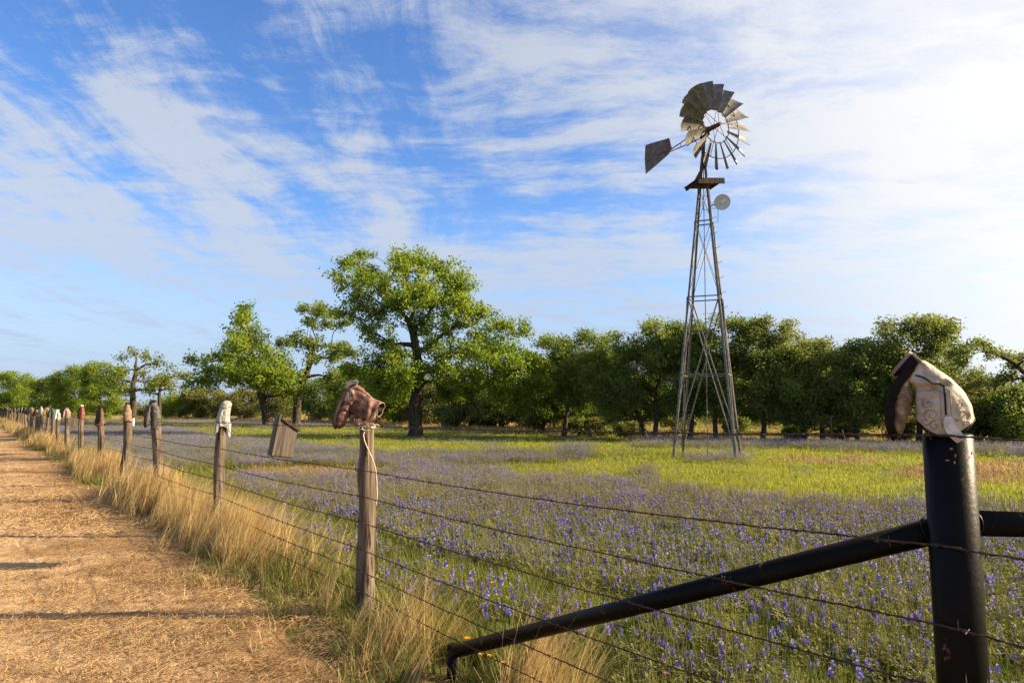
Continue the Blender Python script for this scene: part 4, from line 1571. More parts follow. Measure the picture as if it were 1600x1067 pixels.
ROW = [
    # px, depth, top, width, crown bottom, trunk px, leaf, words
    (868, 37, 552, 90, 660, 846, 'L', 'dark live oak at the right edge of the largest oak'),
    (915, 33, 512, 120, 650, 880, 'L', 'dark live oak with a pointed top left of the windmill'),
    (962, 31, 535, 90, 662, 1010, 'L', 'low dark live oak with dense crown left of the windmill'),
    (1028, 30.5, 494, 120, 655, 1022, 'L', 'tall dark live oak standing just left behind the windmill legs'),
    (1085, 30, 510, 90, 655, 1075, 'L', 'dark live oak seen through the windmill legs'),
    (1122, 29.5, 488, 100, 660, 1118, 'L', 'tall dark live oak directly behind the right windmill legs'),
    (1203, 29, 490, 95, 665, 1190, 'G', 'tall grey green live oak right of the windmill'),
    (1255, 28.5, 535, 80, 668, 1255, 'L', 'leaning live oak right of the windmill with forked trunk'),
    (1292, 28.2, 528, 95, 668, 1284, 'G', 'grey green live oak midway between windmill and cream boot'),
    (1345, 27.8, 530, 90, 672, 1338, 'L', 'low live oak just left of the cream boot'),
    (1440, 27.5, 488, 110, 640, 1432, 'G', 'tall feathery live oak rising behind the cream boot'),
    (1400, 28.5, 545, 70, 650, 1392, 'L', 'small live oak with leaning trunk behind the cream boot toe'),
    (1522, 26.5, 595, 120, 690, 1520, 'S', 'yellow green low oak right of the cream boot'),
    (1610, 25.5, 600, 110, 690, 1612, 'L', 'dark low oak at the right edge'),
    (900, 42, 548, 110, 668, 905, 'L', 'shadowy live oak filling the gap behind the row left of the windmill'),
    (985, 39, 545, 110, 668, 985, 'L', 'shadowy live oak rising behind the row between big oak and windmill'),
    (1070, 38, 535, 110, 668, 1050, 'G', 'pale topped live oak behind the row at the windmill'),
    (1160, 37, 545, 110, 670, 1155, 'L', 'shadowy live oak behind the row just right of the windmill'),
    (1240, 36, 552, 110, 672, 1225, 'L', 'shadowy live oak behind the row with small round top'),
    (1325, 35, 560, 110, 672, 1310, 'L', 'shadowy live oak behind the row left of the cream boot'),
    (1485, 33, 570, 110, 675, 1480, 'G', 'grey green live oak behind the row just right of the cream boot'),
    # behind the big oak
    (745, 46, 592, 100, 668, 735, 'S', 'low olive oak behind the right side of the largest oak'),
    (800, 44, 605, 80, 668, 812, 'L', 'dark low oak behind the drooping branches of the largest oak'),
    (690, 52, 598, 80, 664, 700, 'S', 'olive bushy tree behind the trunk of the largest oak'),
    (612, 56, 580, 90, 660, 618, 'O', 'bright green low tree behind the left side of the largest oak'),
    (560, 60, 570, 90, 658, 556, 'O', 'bright green low tree behind the red brown boot'),
    (500, 66, 590, 70, 656, 500, 'L', 'dark low tree behind the layered oak'),
    (440, 72, 600, 70, 654, 442, 'S', 'olive low tree between the two leaning oaks'),
    (370, 76, 606, 80, 652, 376, 'S', 'olive low tree behind the white boot'),
    (318, 80, 605, 70, 650, 318, 'S', 'pale olive low tree right of the black boot'),
    (280, 82, 615, 60, 650, 284, 'O', 'small green tree right behind the black boot post'),
    (158, 70, 563, 62, 652, 156, 'O', 'rounded green oak behind the flared brown boot'),
    (120, 74, 572, 70, 650, 122, 'O', 'broad green oak behind the red boot post'),
    (82, 82, 588, 60, 648, 84, 'L', 'darker green oak behind the far fence posts'),
    (52, 92, 592, 46, 647, 54, 'O', 'small green oak far along the fence'),
    (20, 86, 580, 54, 647, 20, 'O', 'green oak with raised top at the far left end of the fence'),
    (-25, 90, 575, 70, 647, -25, 'O', 'green oak cut by the left edge of the view'),
]


def row_trees():
    rng = np.random.default_rng(9)
    MT = {'L': LIVE, 'G': LIVE2, 'S': SCRUB, 'O': OAK}
    for i, (px, d, top, w, bot, tx, k, label) in enumerate(ROW):
        bl = auto_blobs(px, d, top, w * 1.22, bot + 9, rng, 54 if w > 80 else 42)
        b = P(tx, 640, d); b.z = 0
        f = P(px * .4 + tx * .6, bot - (bot - top) * .25, d)
        mid = b.lerp(f, .5) + Vector((rng.uniform(-.12, .12), rng.uniform(-.15, .15), 0))
        ps = d / FPX
        leaf = 0.115 if d < 43 else 0.18
        sig = 0.20 if d < 40 else 0.30
        rm = np.mean([r for _, r in bl])
        make_tree('live_oak' if k in 'LG' else 'oak_tree', label, b, [b + Vector((0, 0, -.1)), mid, f], 0.12 + 0.001 * w * ps * 4, bl, MT[k], 100 + i, group='trees along the far edge of the field',
                  twd=(24 if d < 43 else 12), per=17, leaf=leaf, sigma=sig, limbk=0.75)


row_trees()


def bushes():
    rng = np.random.default_rng(19)
    spots = [(705, 47, 635, 50), (770, 43, 640, 50), (840, 38, 648, 40), (905, 34, 655, 46), (935, 33, 655, 36), (985, 33, 662, 40), (1240, 30, 668, 40), (1320, 29, 668, 40), (1480, 28, 640, 60), (1560, 27, 655, 60),
             (640, 55, 635, 46), (590, 60, 638, 46), (530, 64, 632, 50), (400, 78, 632, 50), (345, 82, 630, 50), (240, 84, 632, 50), (200, 84, 634, 50), (1410, 28.5, 655, 40), (1150, 31.5, 655, 40), (1060, 33, 650, 50)]
    words = ['olive scrub bush under the trees near the fence left of centre', ]
    for i, (px, d, top, w) in enumerate(spots):
        b = P(px, 640, d); b.z = 0
        ps = d / FPX
        base_y = H0 / 2 + 104 + EYE / ps
        bl = auto_blobs(px, d, top, w, base_y + 2, rng, 9)
        make_tree('bush', 'low rounded scrub bush in the shade beneath the far row of trees', b, [b, b + Vector((0, 0, .3)), b + Vector((.1, 0, .7))], 0.06, bl, SCRUB if i % 3 else LIVE2, 300 + i,
                  group='scrub bushes beneath the far trees', cat='bush', twd=16, per=11, leaf=0.13 if d < 40 else .2, sigma=0.16 if d < 40 else .28)


bushes()


def far_wood():
    """the unbroken wood beyond the row, one low mass on the skyline"""
    rng = np.random.default_rng(23)
    cl = []
    pts = []
    for k in range(900):
        px = rng.uniform(-400, 2100)
        d = np.interp(px, [-400, 300, 800, 1200, 2100], [150, 135, 90, 55, 50]) * rng.uniform(.95, 1.25)
        h = np.interp(px, [-400, 300, 800, 1200, 2100], [5.0, 3.9, 3.6, 3.2, 3.2]) * (0.75 + 0.5 * noise.noise(Vector((px * .015, 2, 0))) * .5)
        c = P(px, 640, d)
        for _ in range(5):
            cl.append((c.x + rng.normal(0, 1.2), c.y + rng.normal(0, 1.2), h * rng.random() ** .7))
    V = leaves_at(cl, 9, 0.55, 0.5, rng)
    o = np_quads('far_wood', V, SCRUB)
    tag(o, 'continuous low olive wood on the skyline beyond the field', 'woodland', kind='stuff')


far_wood()


# ------------------------------------------------------------------ ground cover
def scatter(name, protos, pts, rot, scl, idx, label, cat):
    me = bpy.data.meshes.new(name)
    me.vertices.add(len(pts))
    me.vertices.foreach_set('co', np.asarray(pts, np.float32).reshape(-1))
    for nm, typ, key, arr in (('rot', 'FLOAT_VECTOR', 'vector', rot), ('scl', 'FLOAT_VECTOR', 'vector', scl), ('idx', 'INT', 'value', idx)):
        a = me.attributes.new(nm, typ, 'POINT')
        a.data.foreach_set(key, np.asarray(arr, np.int32 if typ == 'INT' else np.float32).reshape(-1))
    o = bpy.data.objects.new(name, me)
    C.objects.link(o)
    col = bpy.data.collections.new(name + ' kinds')
    for k, p in enumerate(protos):
        p.name = '%s_kind_%02d' % (name, k)
        col.objects.link(p)
    ng = bpy.data.node_groups.new(name, 'GeometryNodeTree')
    ng.interface.new_socket('Geometry', in_out='INPUT', socket_type='NodeSocketGeometry')
    ng.interface.new_socket('Geometry', in_out='OUTPUT', socket_type='NodeSocketGeometry')
    gi, go = ng.nodes.new('NodeGroupInput'), ng.nodes.new('NodeGroupOutput')
    ci = ng.nodes.new('GeometryNodeCollectionInfo')
    ci.inputs['Collection'].default_value = col
    ci.inputs['Separate Children'].default_value = True
    ci.inputs['Reset Children'].default_value = True
    ip = ng.nodes.new('GeometryNodeInstanceOnPoints')
    ip.inputs['Pick Instance'].default_value = True

    def attr(nm, typ):
        a = ng.nodes.new('GeometryNodeInputNamedAttribute')
        a.data_type = typ
        a.inputs['Name'].default_value = nm
        return a.outputs[0]
    m2p = ng.nodes.new('GeometryNodeMeshToPoints')
    ng.links.new(gi.outputs[0], m2p.inputs[0])
    ng.links.new(m2p.outputs[0], ip.inputs['Points'])
    ng.links.new(ci.outputs[0], ip.inputs['Instance'])
    ng.links.new(attr('idx', 'INT'), ip.inputs['Instance Index'])
    ng.links.new(attr('rot', 'FLOAT_VECTOR'), ip.inputs['Rotation'])
    ng.links.new(attr('scl', 'FLOAT_VECTOR'), ip.inputs['Scale'])
    ng.links.new(ip.outputs[0], go.inputs[0])
    md = o.modifiers.new('scatter', 'NODES')
    md.node_group = ng
    return tag(o, label, cat, kind='stuff')


def unlinked(mb, name, mats):
    o = mb.build(name, mats)
    C.objects.unlink(o)
    return o


M_grassY = leafy('meadow_grass', (0.165, 0.215, 0.030), (0.30, 0.295, 0.06), 0.47, scale=0.35, perobj=True, c3=(0.36, 0.27, 0.10), f3=0.08)
M_grassG = leafy('lush_grass', (0.060, 0.100, 0.016), (0.175, 0.215, 0.034), 0.43, scale=1.1, perobj=True, c3=(0.36, 0.27, 0.11), f3=0.14)
M_lup = leafy('lupine_foliage', (0.15, 0.175, 0.042), (0.31, 0.30, 0.10), 0.45, scale=0.5, perobj=True, c3=(0.28, 0.21, 0.10), f3=0.12)
M_lupg = leafy('lupine_green', (0.08, 0.15, 0.018), (0.19, 0.26, 0.04), 0.45, scale=0.7, perobj=True)
M_verge = leafy('verge_grass', (0.07, 0.095, 0.02), (0.17, 0.18, 0.045), 0.42, scale=0.8, perobj=True, c3=(0.30, 0.21, 0.09), f3=0.2)
M_dry = leafy('dry_grass', (0.42, 0.30, 0.115), (0.68, 0.52, 0.25), 0.38, (1.1, 1.0, .8), scale=1.0, perobj=True, c3=(0.22, 0.13, 0.05), f3=0.14)
M_straw = leafy('straw', (0.22, 0.128, 0.052), (0.60, 0.43, 0.21), 0.15, (1, 1, 1), scale=1.2, perobj=True, c3=(0.17, 0.08, 0.03), f3=0.28)  # dark end of the straw colour also paints in shade on the verge
M_red = leafy('reddish_grass', (0.29, 0.165, 0.075), (0.42, 0.27, 0.13), 0.4, (1, 1, 1), scale=0.6, perobj=True)
M_blue = leafy('bluebonnet_petals', (0.050, 0.036, 0.33), (0.20, 0.155, 0.53), 0.30, (1, 1, 1), scale=1.5, perobj=True)
M_tip = leafy('bluebonnet_tips', (0.40, 0.38, 0.55), (0.68, 0.66, 0.72), 0.3, (1, 1, 1), scale=2)
M_yel = leafy('yellow_petals', (0.75, 0.38, 0.01), (0.85, 0.50, 0.02), 0.3, (1, 1, 1))
M_pinkf = leafy('pink_petals', (0.55, 0.12, 0.38), (0.65, 0.2, 0.45), 0.3, (1, 1, 1))
M_pebble = surf('pebbles', (0.30, 0.21, 0.13), (0.55, 0.45, 0.33), 5, 0.9)


def blade(mb, rnd, x, y, h, w, lean, az, m=0, segs=3, curl=1.0):
    """a tapering bent blade"""
    dx, dy = math.cos(az), math.sin(az)
    fx, fy = -dy, dx
    L, R = [], []
    for k in range(segs + 1):
        t = k / segs
        off = lean * h * (t ** (1 + curl))
        z = h * t * (1 - 0.25 * lean * t)
        ww = w * (1 - t ** 1.6) * .5 + 0.0003
        cx, cy = x + dx * off, y + dy * off
        L.append((cx - fx * ww, cy - fy * ww, z))
        R.append((cx + fx * ww, cy + fy * ww, z))
    mb.rings([[a, b] for a, b in zip(L, R)], m, False, False, closed=False)


def tuft(name, mat, n, spread, h, w, lean, seed, segs=3, winddir=None, curl=1.0):
    rnd = random.Random(seed)
    mb = MB()
    for _ in range(n):
        a = rnd.uniform(0, 2 * math.pi)
        r = spread * math.sqrt(rnd.random())
        az = rnd.uniform(0, 2 * math.pi) if winddir is None else rnd.gauss(winddir, .7)
        blade(mb, rnd, r * math.cos(a), r * math.sin(a), h * rnd.uniform(.5, 1.15), w * rnd.uniform(.7, 1.2), lean * rnd.uniform(.2, 1.3), az, 0, segs, curl)
    return unlinked(mb, name, mat)


def bluebonnet(seed, far=False, nfl=1, spread=0.0, foliage=True):
    """returns two builders: greenery and flower spikes (0 petals, 1 tips)"""
    rnd = random.Random(seed)
    g, f = MB(), MB()
    for q in range(nfl):
        a, r = rnd.uniform(0, 6.28), spread * math.sqrt(rnd.random())
        ox, oy = r * math.cos(a), r * math.sin(a)
        H_ = rnd.uniform(.15, .24)
        lx, ly = rnd.uniform(-.03, .03), rnd.uniform(-.03, .03)
        sl_ = rnd.uniform(.036, .066)
        layers = 4 if far else 8
        pet = 4 if far else 6
        g.tube([(ox, oy, 0), (ox + lx * .4, oy + ly * .4, H_ * .5), (ox + lx, oy + ly, H_ + sl_ * .9)], [.0025, .0022, .0012], 4, cap=False)
        for k in range(layers):
            t = k / (layers - 1)
            z = H_ + sl_ * t
            rr = .0185 * (1 - .80 * t ** 2.2) * (.82 + .5 * t * (1 - t))
            sz = (.017 if not far else .024) * (1 - .45 * t)
            for j in range(pet):
                an = 2 * math.pi * (j + .5 * (k % 2)) / pet + rnd.uniform(-.25, .25)
                dx, dy = math.cos(an), math.sin(an)
                cx, cy = ox + lx, oy + ly
                i = Vector((cx + dx * .004, cy + dy * .004, z))
                o = Vector((cx + dx * (rr + sz * .25), cy + dy * (rr + sz * .25), z - sz * .18 + sz * .5 * t))
                s = Vector((-dy, dx, 0)) * sz * .42
                u = Vector((0, 0, sz * .42))
                mt = 1 if ((t > .90 and rnd.random() < .7) or rnd.random() < (.09 if far else .20)) else 0
                f.quad([i, i.lerp(o, .6) + s - u * .1, o, i.lerp(o, .6) - s - u * .1], mt)
                if not far:
                    f.quad([i + u * .3, i.lerp(o, .5) + s * .7 + u, o + u * .9, i.lerp(o, .5) - s * .7 + u], mt)
    if foliage:
        # palmate leaves, five leaflets each
        nl = (2 if far else 8) * nfl
        for _ in range(nl):
            a, r = rnd.uniform(0, 6.28), (spread + .07) * math.sqrt(rnd.random())
            cx, cy, cz = r * math.cos(a), r * math.sin(a), rnd.uniform(.05, .17)
            tx, ty = rnd.uniform(-.5, .5), rnd.uniform(-.5, .5)
            for j in range(5):
                an = 2 * math.pi * j / 5 + rnd.uniform(-.2, .2)
                L = rnd.uniform(.022, .036) * (1.4 if far else 1)
                dx, dy = math.cos(an), math.sin(an)
                dz = tx * dx + ty * dy + .25
                sx, sy = -dy * L * .22, dx * L * .22
                if rnd.random() < .35: continue
                g.quad([(cx, cy, cz), (cx + dx * L * .6 + sx, cy + dy * L * .6 + sy, cz + dz * L * .6), (cx + dx * L, cy + dy * L, cz + dz * L * .9), (cx + dx * L * .6 - sx, cy + dy * L * .6 - sy, cz + dz * L * .6)])
    return g, f


def bb_proto(seed, green, **kw):
    g, f = bluebonnet(seed, **kw)
    b = len(g.V)
    g.V += f.V
    g.F += [tuple(i + b for i in q) for q in f.F]
    g.M += [q + 1 for q in f.M]
    return unlinked(g, 'bluebonnet', [green, M_blue, M_tip])


def polar(n, r0, r1, half, rng, power=1.0):
    """random ground positions, thinning with distance"""
    r = r0 * (r1 / r0) ** (rng.random(n) ** power)
    a = rng.uniform(-half, half, n)
    return r * np.sin(a), r * np.cos(a)


def inpoly(px, py, poly):
    inside = np.zeros(len(px), bool)
    j = len(poly) - 1
    for i in range(len(poly)):
        xi, yi = poly[i]
        xj, yj = poly[j]
        c = ((yi > py) != (yj > py)) & (px < (xj - xi) * (py - yi) / (yj - yi + 1e-12) + xi)
        inside ^= c
        j = i
    return inside


def vnoise(x, y, s, seed=0.0):
    return np.array([noise.noise(Vector((a * s + seed, b * s, seed))) for a, b in zip(x, y)])


def flower_density(px, py, x, y):
    n = vnoise(x, y, 0.9, 3.0)
    n2 = vnoise(x, y, 0.25, 8.0)
    wob = n * np.clip((py - 640) * .09, 0, 18)
    qy = py + wob
    qx = px + n2 * 25
    d = np.zeros(len(px))
    P3 = np.clip(0.012 + 0.06 * (n2 + .05) + 0.07 * n, 0, 1)
    d = np.maximum(d, P3)
    for poly, v in (
        ([(640, 733), (1000, 766), (1250, 790), (1600, 806), (2300, 830), (2300, 1150), (1600, 1070), (1300, 985), (1000, 960), (800, 905), (640, 870), (560, 830), (360, 775), (350, 752), (560, 750)], 1.0),
        ([(-100, 650), (60, 653), (240, 662), (330, 690), (460, 697), (600, 716), (640, 722), (640, 735), (380, 731), (230, 733), (150, 708), (60, 680)], 1.0),
        ([(230, 652), (560, 660), (560, 668), (440, 671), (280, 664)], .55),
        ([(640, 710), (830, 712), (890, 722), (700, 732), (600, 735)], .55),
        ([(1000, 689), (1160, 690), (1400, 698), (1700, 702), (1700, 724), (1300, 706), (1000, 700)], .6),
        ([(880, 700), (925, 700), (920, 722), (880, 720)], .5),
        ([(985, 738), (1015, 738), (1015, 768), (970, 768)], .5),
        ([(1060, 716), (1170, 716), (1170, 728), (1060, 728)], .35),
        ([(200, 725), (250, 725), (250, 755), (195, 755)], .9),
        ([(1150, 950), (1700, 1010), (2000, 1400), (1000, 1400), (1000, 1000)], .62),
        ([(300, 790), (560, 860), (800, 930), (1000, 985), (1000, 1040), (600, 960), (350, 850)], .42),
    ):
        d = np.where(inpoly(qx, qy, poly), np.maximum(d, v), d)
    # orange grass patch carries few flowers
    e = ((px - 470) / 100) ** 2 + ((py - 740) / 7) ** 2 < 1
    d = np.where(e, d * .15, d)
    d *= np.clip(1 + 1.1 * vnoise(x, y, 2.2, 5.0), .25, 1.6)
    fo = fence_off(x, y)
    d = np.where(fo > -0.35, 0, d)
    d = np.where((fo > -1.0) & (d < .3), d * .4, d)
    # nothing beyond the back fence
    lim = np.interp(px, [-150, 300, 560, 760, 1000, 1300, 1700], [97, 77, 57, 43, 30.5, 26, 24])
    return np.where(y < lim, np.clip(d, 0, 1), 0)


def stub_clear(X, Y, rng, keep=.08):
    """thin the growth round the brace's short stub"""
    a = np.hypot(X - STUB.x, Y - STUB.y) < .22
    b = (np.abs(X / Y - STUB.x / STUB.y) < .05) & (Y < STUB.y) & (Y > STUB.y - 1.3)
    return ~((a | b) & (rng.random(len(X)) > keep))


def ground_cover():
    rng = np.random.default_rng(77)
    HALF = math.radians(47)

    def place(x, y, zoff=0.0):
        return np.stack([x, y, gz(x, y) + zoff], -1)

    def rots(n, tilt=.15):
        return np.stack([rng.normal(0, tilt, n), rng.normal(0, tilt, n), rng.uniform(0, 6.28, n)], -1)

    # ---- bluebonnets
    x, y = polar(170000, 2.2, 95, HALF, rng, 1.0)
    px, py = topx(x, y)
    d = flower_density(px, py, x, y)
    r = np.hypot(x, y)
    dens = 170000 / (math.log(95 / 2.2) * 2 * HALF * r * r)            # per square metre
    want = np.interp(r, [4, 7, 10, 20], [210, 230, 330, 420])                                    # spikes per square metre at full density
    per_pt = np.where(r < 10, 1, np.where(r < 20, 7, 26))
    acc = np.minimum(1.0, d * want / (dens * per_pt))
    keep = rng.random(len(x)) < acc
    x, y, r, px, py, d = x[keep], y[keep], r[keep], px[keep], py[keep], d[keep]
    vis = (px > 5) & (px < 1595) & (py < 1055)
    order = np.argsort(np.where(vis, r, 1e9))[:300]
    near = np.zeros(len(x), bool)
    near[order] = True
    # individuals
    protos = []
    for k in range(5):
        g, f = bluebonnet(400 + k)
        protos.append((g, f))
    first = {}
    for c, i in enumerate(order):
        k = c % 5
        gx, gy = float(x[i]), float(y[i])
        s = float(rng.uniform(.60, .88))
        if k not in first:
            o = empty('bluebonnet', (0, 0, 0), 0, 'purple blue bluebonnet with white tip among the nearest wildflowers by the fence', 'wildflower', 'bluebonnets nearest the fence')
            protos[k][0].build('foliage', M_lupg, o)
            protos[k][1].build('flower_spike', [M_blue, M_tip], o)
            first[k] = o
        else:
            o = first[k].copy()
            C.objects.link(o)
            for ch in first[k].children:
                q = ch.copy()
                C.objects.link(q)
                q.parent = o
        o.location = (gx, gy, float(gz(gx, gy)))
        o.rotation_euler = (float(rng.normal(0, .08)), float(rng.normal(0, .08)), float(rng.uniform(0, 6.28)))
        o.scale = (s, s, s)
    rest = ~near
    x, y, r = x[rest], y[rest], r[rest]
    pr = [bb_proto(500 + k, M_lup) for k in range(5)]
    pr += [bb_proto(520 + k, M_lup, far=True, nfl=7, spread=.22) for k in range(4)]
    pr += [bb_proto(540 + k, M_lup, far=True, nfl=26, spread=.6) for k in range(3)]
    idx = np.where(r < 10, rng.integers(0, 5, len(x)), np.where(r < 20, rng.integers(5, 9, len(x)), rng.integers(9, 12, len(x))))
    s = rng.uniform(.60, .92, len(x)) * np.interp(r, [0, 12, 30], [1, 1.1, 1.25])
    print('flowers', len(x), (r < 10).sum(), (r > 20).sum())
    scatter('bluebonnets', pr, place(x, y), rots(len(x), .1), np.stack([s, s, s * rng.uniform(.8, 1.1, len(x))], -1), idx, 'drifts of purple blue bluebonnets covering the field', 'wildflowers')

    # ---- low lupine foliage under the dense drifts and meadow grass everywhere else
    n = 90000
    x, y = polar(n, 1.7, 110, HALF, rng, 1.0)
    px, py = topx(x, y)
    d = flower_density(px, py, x, y)
    fo = fence_off(x, y)
    ok = (fo < -0.1) & stub_clear(x, y, rng)
    red = ((((px - 470) / 105) ** 2 + ((py - 740) / 8) ** 2 < 1) | (((px - 1560) / 150) ** 2 + ((py - 741) / 16) ** 2 < 1) |
           ((py < 697) & (px > 980) & (rng.random(n) < .6)) | ((((px - 1290) / 90) ** 2 + ((py - 722) / 7) ** 2 < 1) & (rng.random(n) < .5)))
    red &= rng.random(n) < .6
    back = np.interp(px, [-150, 300, 560, 760, 1000, 1300, 1700], [90, 72, 54, 41, 29.4, 25.2, 23.5])
    tan = (y > back) & (px < 900)
    r = np.hypot(x, y)
    lush = (vnoise(x, y, .5, 11.0) + np.interp(-fo, [0, 1.2, 3.0, 5], [1.0, .8, -.1, -.9]) + np.where(r < 5.5, .6, 0) * np.where(-fo < 4, 1, 0)) > .15
    den = (d > .5) & (rng.random(n) < .72)
    thin = ~((d > .5) & (rng.random(n) < .45))
    kinds = np.where(red, 3, np.where(tan, 4, np.where(den, 2, np.where(lush, 1, 0))))
    near_ = r < 8
    mid_ = (r >= 8) & (r < 18)

    def tset(mat, seed, h, lean=.6):
        return [tuft('tuft', mat, 16, .05, h, .0055, lean, seed + k) for k in range(2)] + [tuft('tuft', mat, 22, .16, h * .9, .010, lean, seed + 5 + k, 2) for k in range(2)] + [tuft('tuft', mat, 34, .42, h * .85, .020, lean, seed + 9 + k, 2) for k in range(2)]

    def lupset(mat, seed):
        out = []
        for spread, nf, far in ((.10, 2, False), (.10, 2, False), (.2, 6, True), (.2, 6, True), (.45, 16, True), (.45, 16, True)):
            rnd = random.Random(seed + len(out))
            g, f = bluebonnet(seed + len(out), far=far, nfl=nf, spread=spread)
            for _ in range(nf * 3):
                blade(g, rnd, rnd.uniform(-spread, spread), rnd.uniform(-spread, spread), rnd.uniform(.1, .22), .006 if not far else .012, rnd.uniform(.2, .8), rnd.uniform(0, 6.28), 0, 2)
            out.append(unlinked(g, 'tuft', mat))
        return out
    for k, (nm, pro, label, cat) in enumerate((
        ('meadow_grass', lambda: tset(M_grassY, 700, .095), 'short yellow green meadow grass across the open field', 'grass'),
        ('lush_grass', lambda: tset(M_grassG, 720, .165), 'lush darker green grass along the field side of the fence', 'grass'),
        ('wildflower_foliage', lambda: lupset(M_lup, 740), 'pale green foliage beneath the bluebonnet drifts', 'foliage'),
        ('reddish_grass', lambda: tset(M_red, 760, .14), 'patches of reddish orange grass in the field', 'grass'),
        ('tan_grass', lambda: tset(M_dry, 780, .34), 'pale tan dry grass along the back fence', 'grass'),
    )):
        sel = ok & (kinds == k) & thin
        xx, yy, rr = x[sel], y[sel], r[sel]
        m = len(xx)
        idx = np.where(rr < 8, 0, np.where(rr < 18, 2, 4)) + rng.integers(0, 2, m)
        g = np.interp(rr, [2, 8, 8.01, 18, 18.01, 60, 110], [.85, 1.2, .9, 1.25, .95, 2.0, 3.0])
        h = np.interp(rr, [0, 30, 110], [1, 1.1, 1.3]) * rng.uniform(.7, 1.25, m)
        scatter(nm, pro(), place(xx, yy), rots(m, .12), np.stack([g, g, h], -1), idx, label, cat)

    # ---- tall dry grass hugging the fence
    n = 6500
    t = rng.random(n)
    Y = 1.9 * (95 / 1.9) ** (t ** .92)
    nz = np.array([noise.noise(Vector((v * 0.55, 4.4, 0))) for v in Y])
    wide = np.interp(Y, [2, 5, 15, 95], [.30, .30, .34, .5])
    off = rng.normal(0, 1, n) * wide * .55 + np.interp(Y, [2, 5, 9, 30], [.04, .06, .10, .05])
    keep = (rng.random(n) < np.clip(.50 + 1.6 * nz, .05, 1) * np.interp(Y, [2, 3.3, 4.0, 7, 12], [.25, .55, .95, 1, 1]))
    Y, off = Y[keep], off[keep]
    q = FA.y
    X = FA.x + FU.x * (Y - FA.y) / FU.y + FN.x * off
    YY = Y + FN.y * off
    ok2 = (YY > 1.6) & (np.hypot(X - STUB.x, (YY - STUB.y)) > .24) & ~((np.abs(X / YY - STUB.x / STUB.y) < .07) & (YY < STUB.y) & (rng.random(len(YY)) < .9)) & ~((X > 0.25) & (YY < 3.3))
    X, YY, Y = X[ok2], YY[ok2], Y[ok2]
    m = len(X)
    pd = [tuft('tuft', M_dry, 26, .07, .62, .0042, .55, 800 + k, 5, winddir=0.3, curl=.8) for k in range(4)] + [tuft('tuft', M_dry, 34, .16, .6, .009, .5, 810 + k, 4, winddir=0.3, curl=.8) for k in range(3)] + [tuft('tuft', M_dry, 40, .35, .6, .02, .5, 820 + k, 3, winddir=0.3) for k in range(2)]
    idx = np.where(Y < 9, rng.integers(0, 4, m), np.where(Y < 24, rng.integers(4, 7, m), rng.integers(7, 9, m)))
    s = rng.uniform(.38, 1.08, m)
    rt = np.stack([rng.normal(0, .12, m), rng.normal(.18, .20, m), rng.normal(0, .5, m)], -1)
    scatter('dry_fence_grass', pd, place(X, YY), rt, np.stack([s, s, s], -1), idx, 'tall straw coloured dry grass along the fence line', 'grass')
    # green growth at its foot
    n = 5200
    Y = 1.9 * (80 / 1.9) ** rng.random(n)
    nz = np.array([noise.noise(Vector((v * 0.8, 14.4, 0))) for v in Y])
    off = rng.normal(.0, .24, n)
    keep = rng.random(n) < np.clip(.2 + 1.2 * nz, .03, .8)
    Y, off = Y[keep], off[keep]
    X = FA.x + FU.x * (Y - FA.y) / FU.y + FN.x * off
    YY = Y + FN.y * off
    kk = stub_clear(X, YY, rng)
    X, YY, Y = X[kk], YY[kk], Y[kk]
    m = len(X)
    idx = np.where(Y < 9, 0, np.where(Y < 22, 2, 4)) + rng.integers(0, 2, m)
    s = rng.uniform(.7, 1.25, m)
    scatter('verge_grass', tset(M_verge, 840, .20), place(X, YY), rots(m, .15), np.stack([s, s, s], -1), idx, 'green grass tufts at the foot of the dry fence grass', 'grass')

    # ---- straw litter lying on the track, pebbles
    n = 30000
    x, y = polar(n, 1.9, 60, HALF, rng, 1.0)
    fo = fence_off(x, y)
    nz = vnoise(x, y, .7, 21.0)
    pr_ = np.interp(fo, [.1, .5, 1.6, 2.4, 5], [0.6, 1, .9, .30, .12]) * np.clip(.85 + .9 * nz, .1, 1)
    keep = (fo > .1) & (fo < 9) & (rng.random(n) < pr_)
    x, y = x[keep], y[keep]
    r = np.hypot(x, y)

    def litter(seed, nn, spread, w):
        rnd = random.Random(seed)
        mb = MB()
        for _ in range(nn):
            a = rnd.gauss(0.15, .65) + (math.pi if rnd.random() < .5 else 0)
            cx, cy, cz = rnd.uniform(-spread, spread), rnd.uniform(-spread, spread), rnd.uniform(.003, .022)
            L = rnd.uniform(.02, .085) * (1 + w * 60)
            ez = rnd.uniform(-.01, .03)
            dx, dy = math.cos(a) * L / 2, math.sin(a) * L / 2
            bx, by = rnd.uniform(-.2, .2) * L, rnd.uniform(-.2, .2) * L
            sx, sy = -math.sin(a) * w, math.cos(a) * w
            mid = (cx + bx, cy + by, cz + .008)
            mb.rings([[(cx - dx - sx, cy - dy - sy, cz), (cx - dx + sx, cy - dy + sy, cz + w)], [(mid[0] - sx, mid[1] - sy, mid[2]), (mid[0] + sx, mid[1] + sy, mid[2] + w)], [(cx + dx - sx * .5, cy + dy - sy * .5, cz + ez), (cx + dx + sx * .5, cy + dy + sy * .5, cz + ez)]], 0, False, False, closed=False)
        return unlinked(mb, 'litter', M_straw)
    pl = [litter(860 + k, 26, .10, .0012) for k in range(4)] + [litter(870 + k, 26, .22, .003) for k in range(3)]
    m = len(x)
    idx = np.where(r < 9, rng.integers(0, 4, m), rng.integers(4, 7, m))
    rt = np.stack([np.zeros(m), np.zeros(m), rng.normal(0, .5, m)], -1)
    s = rng.uniform(.7, 1.3, m)
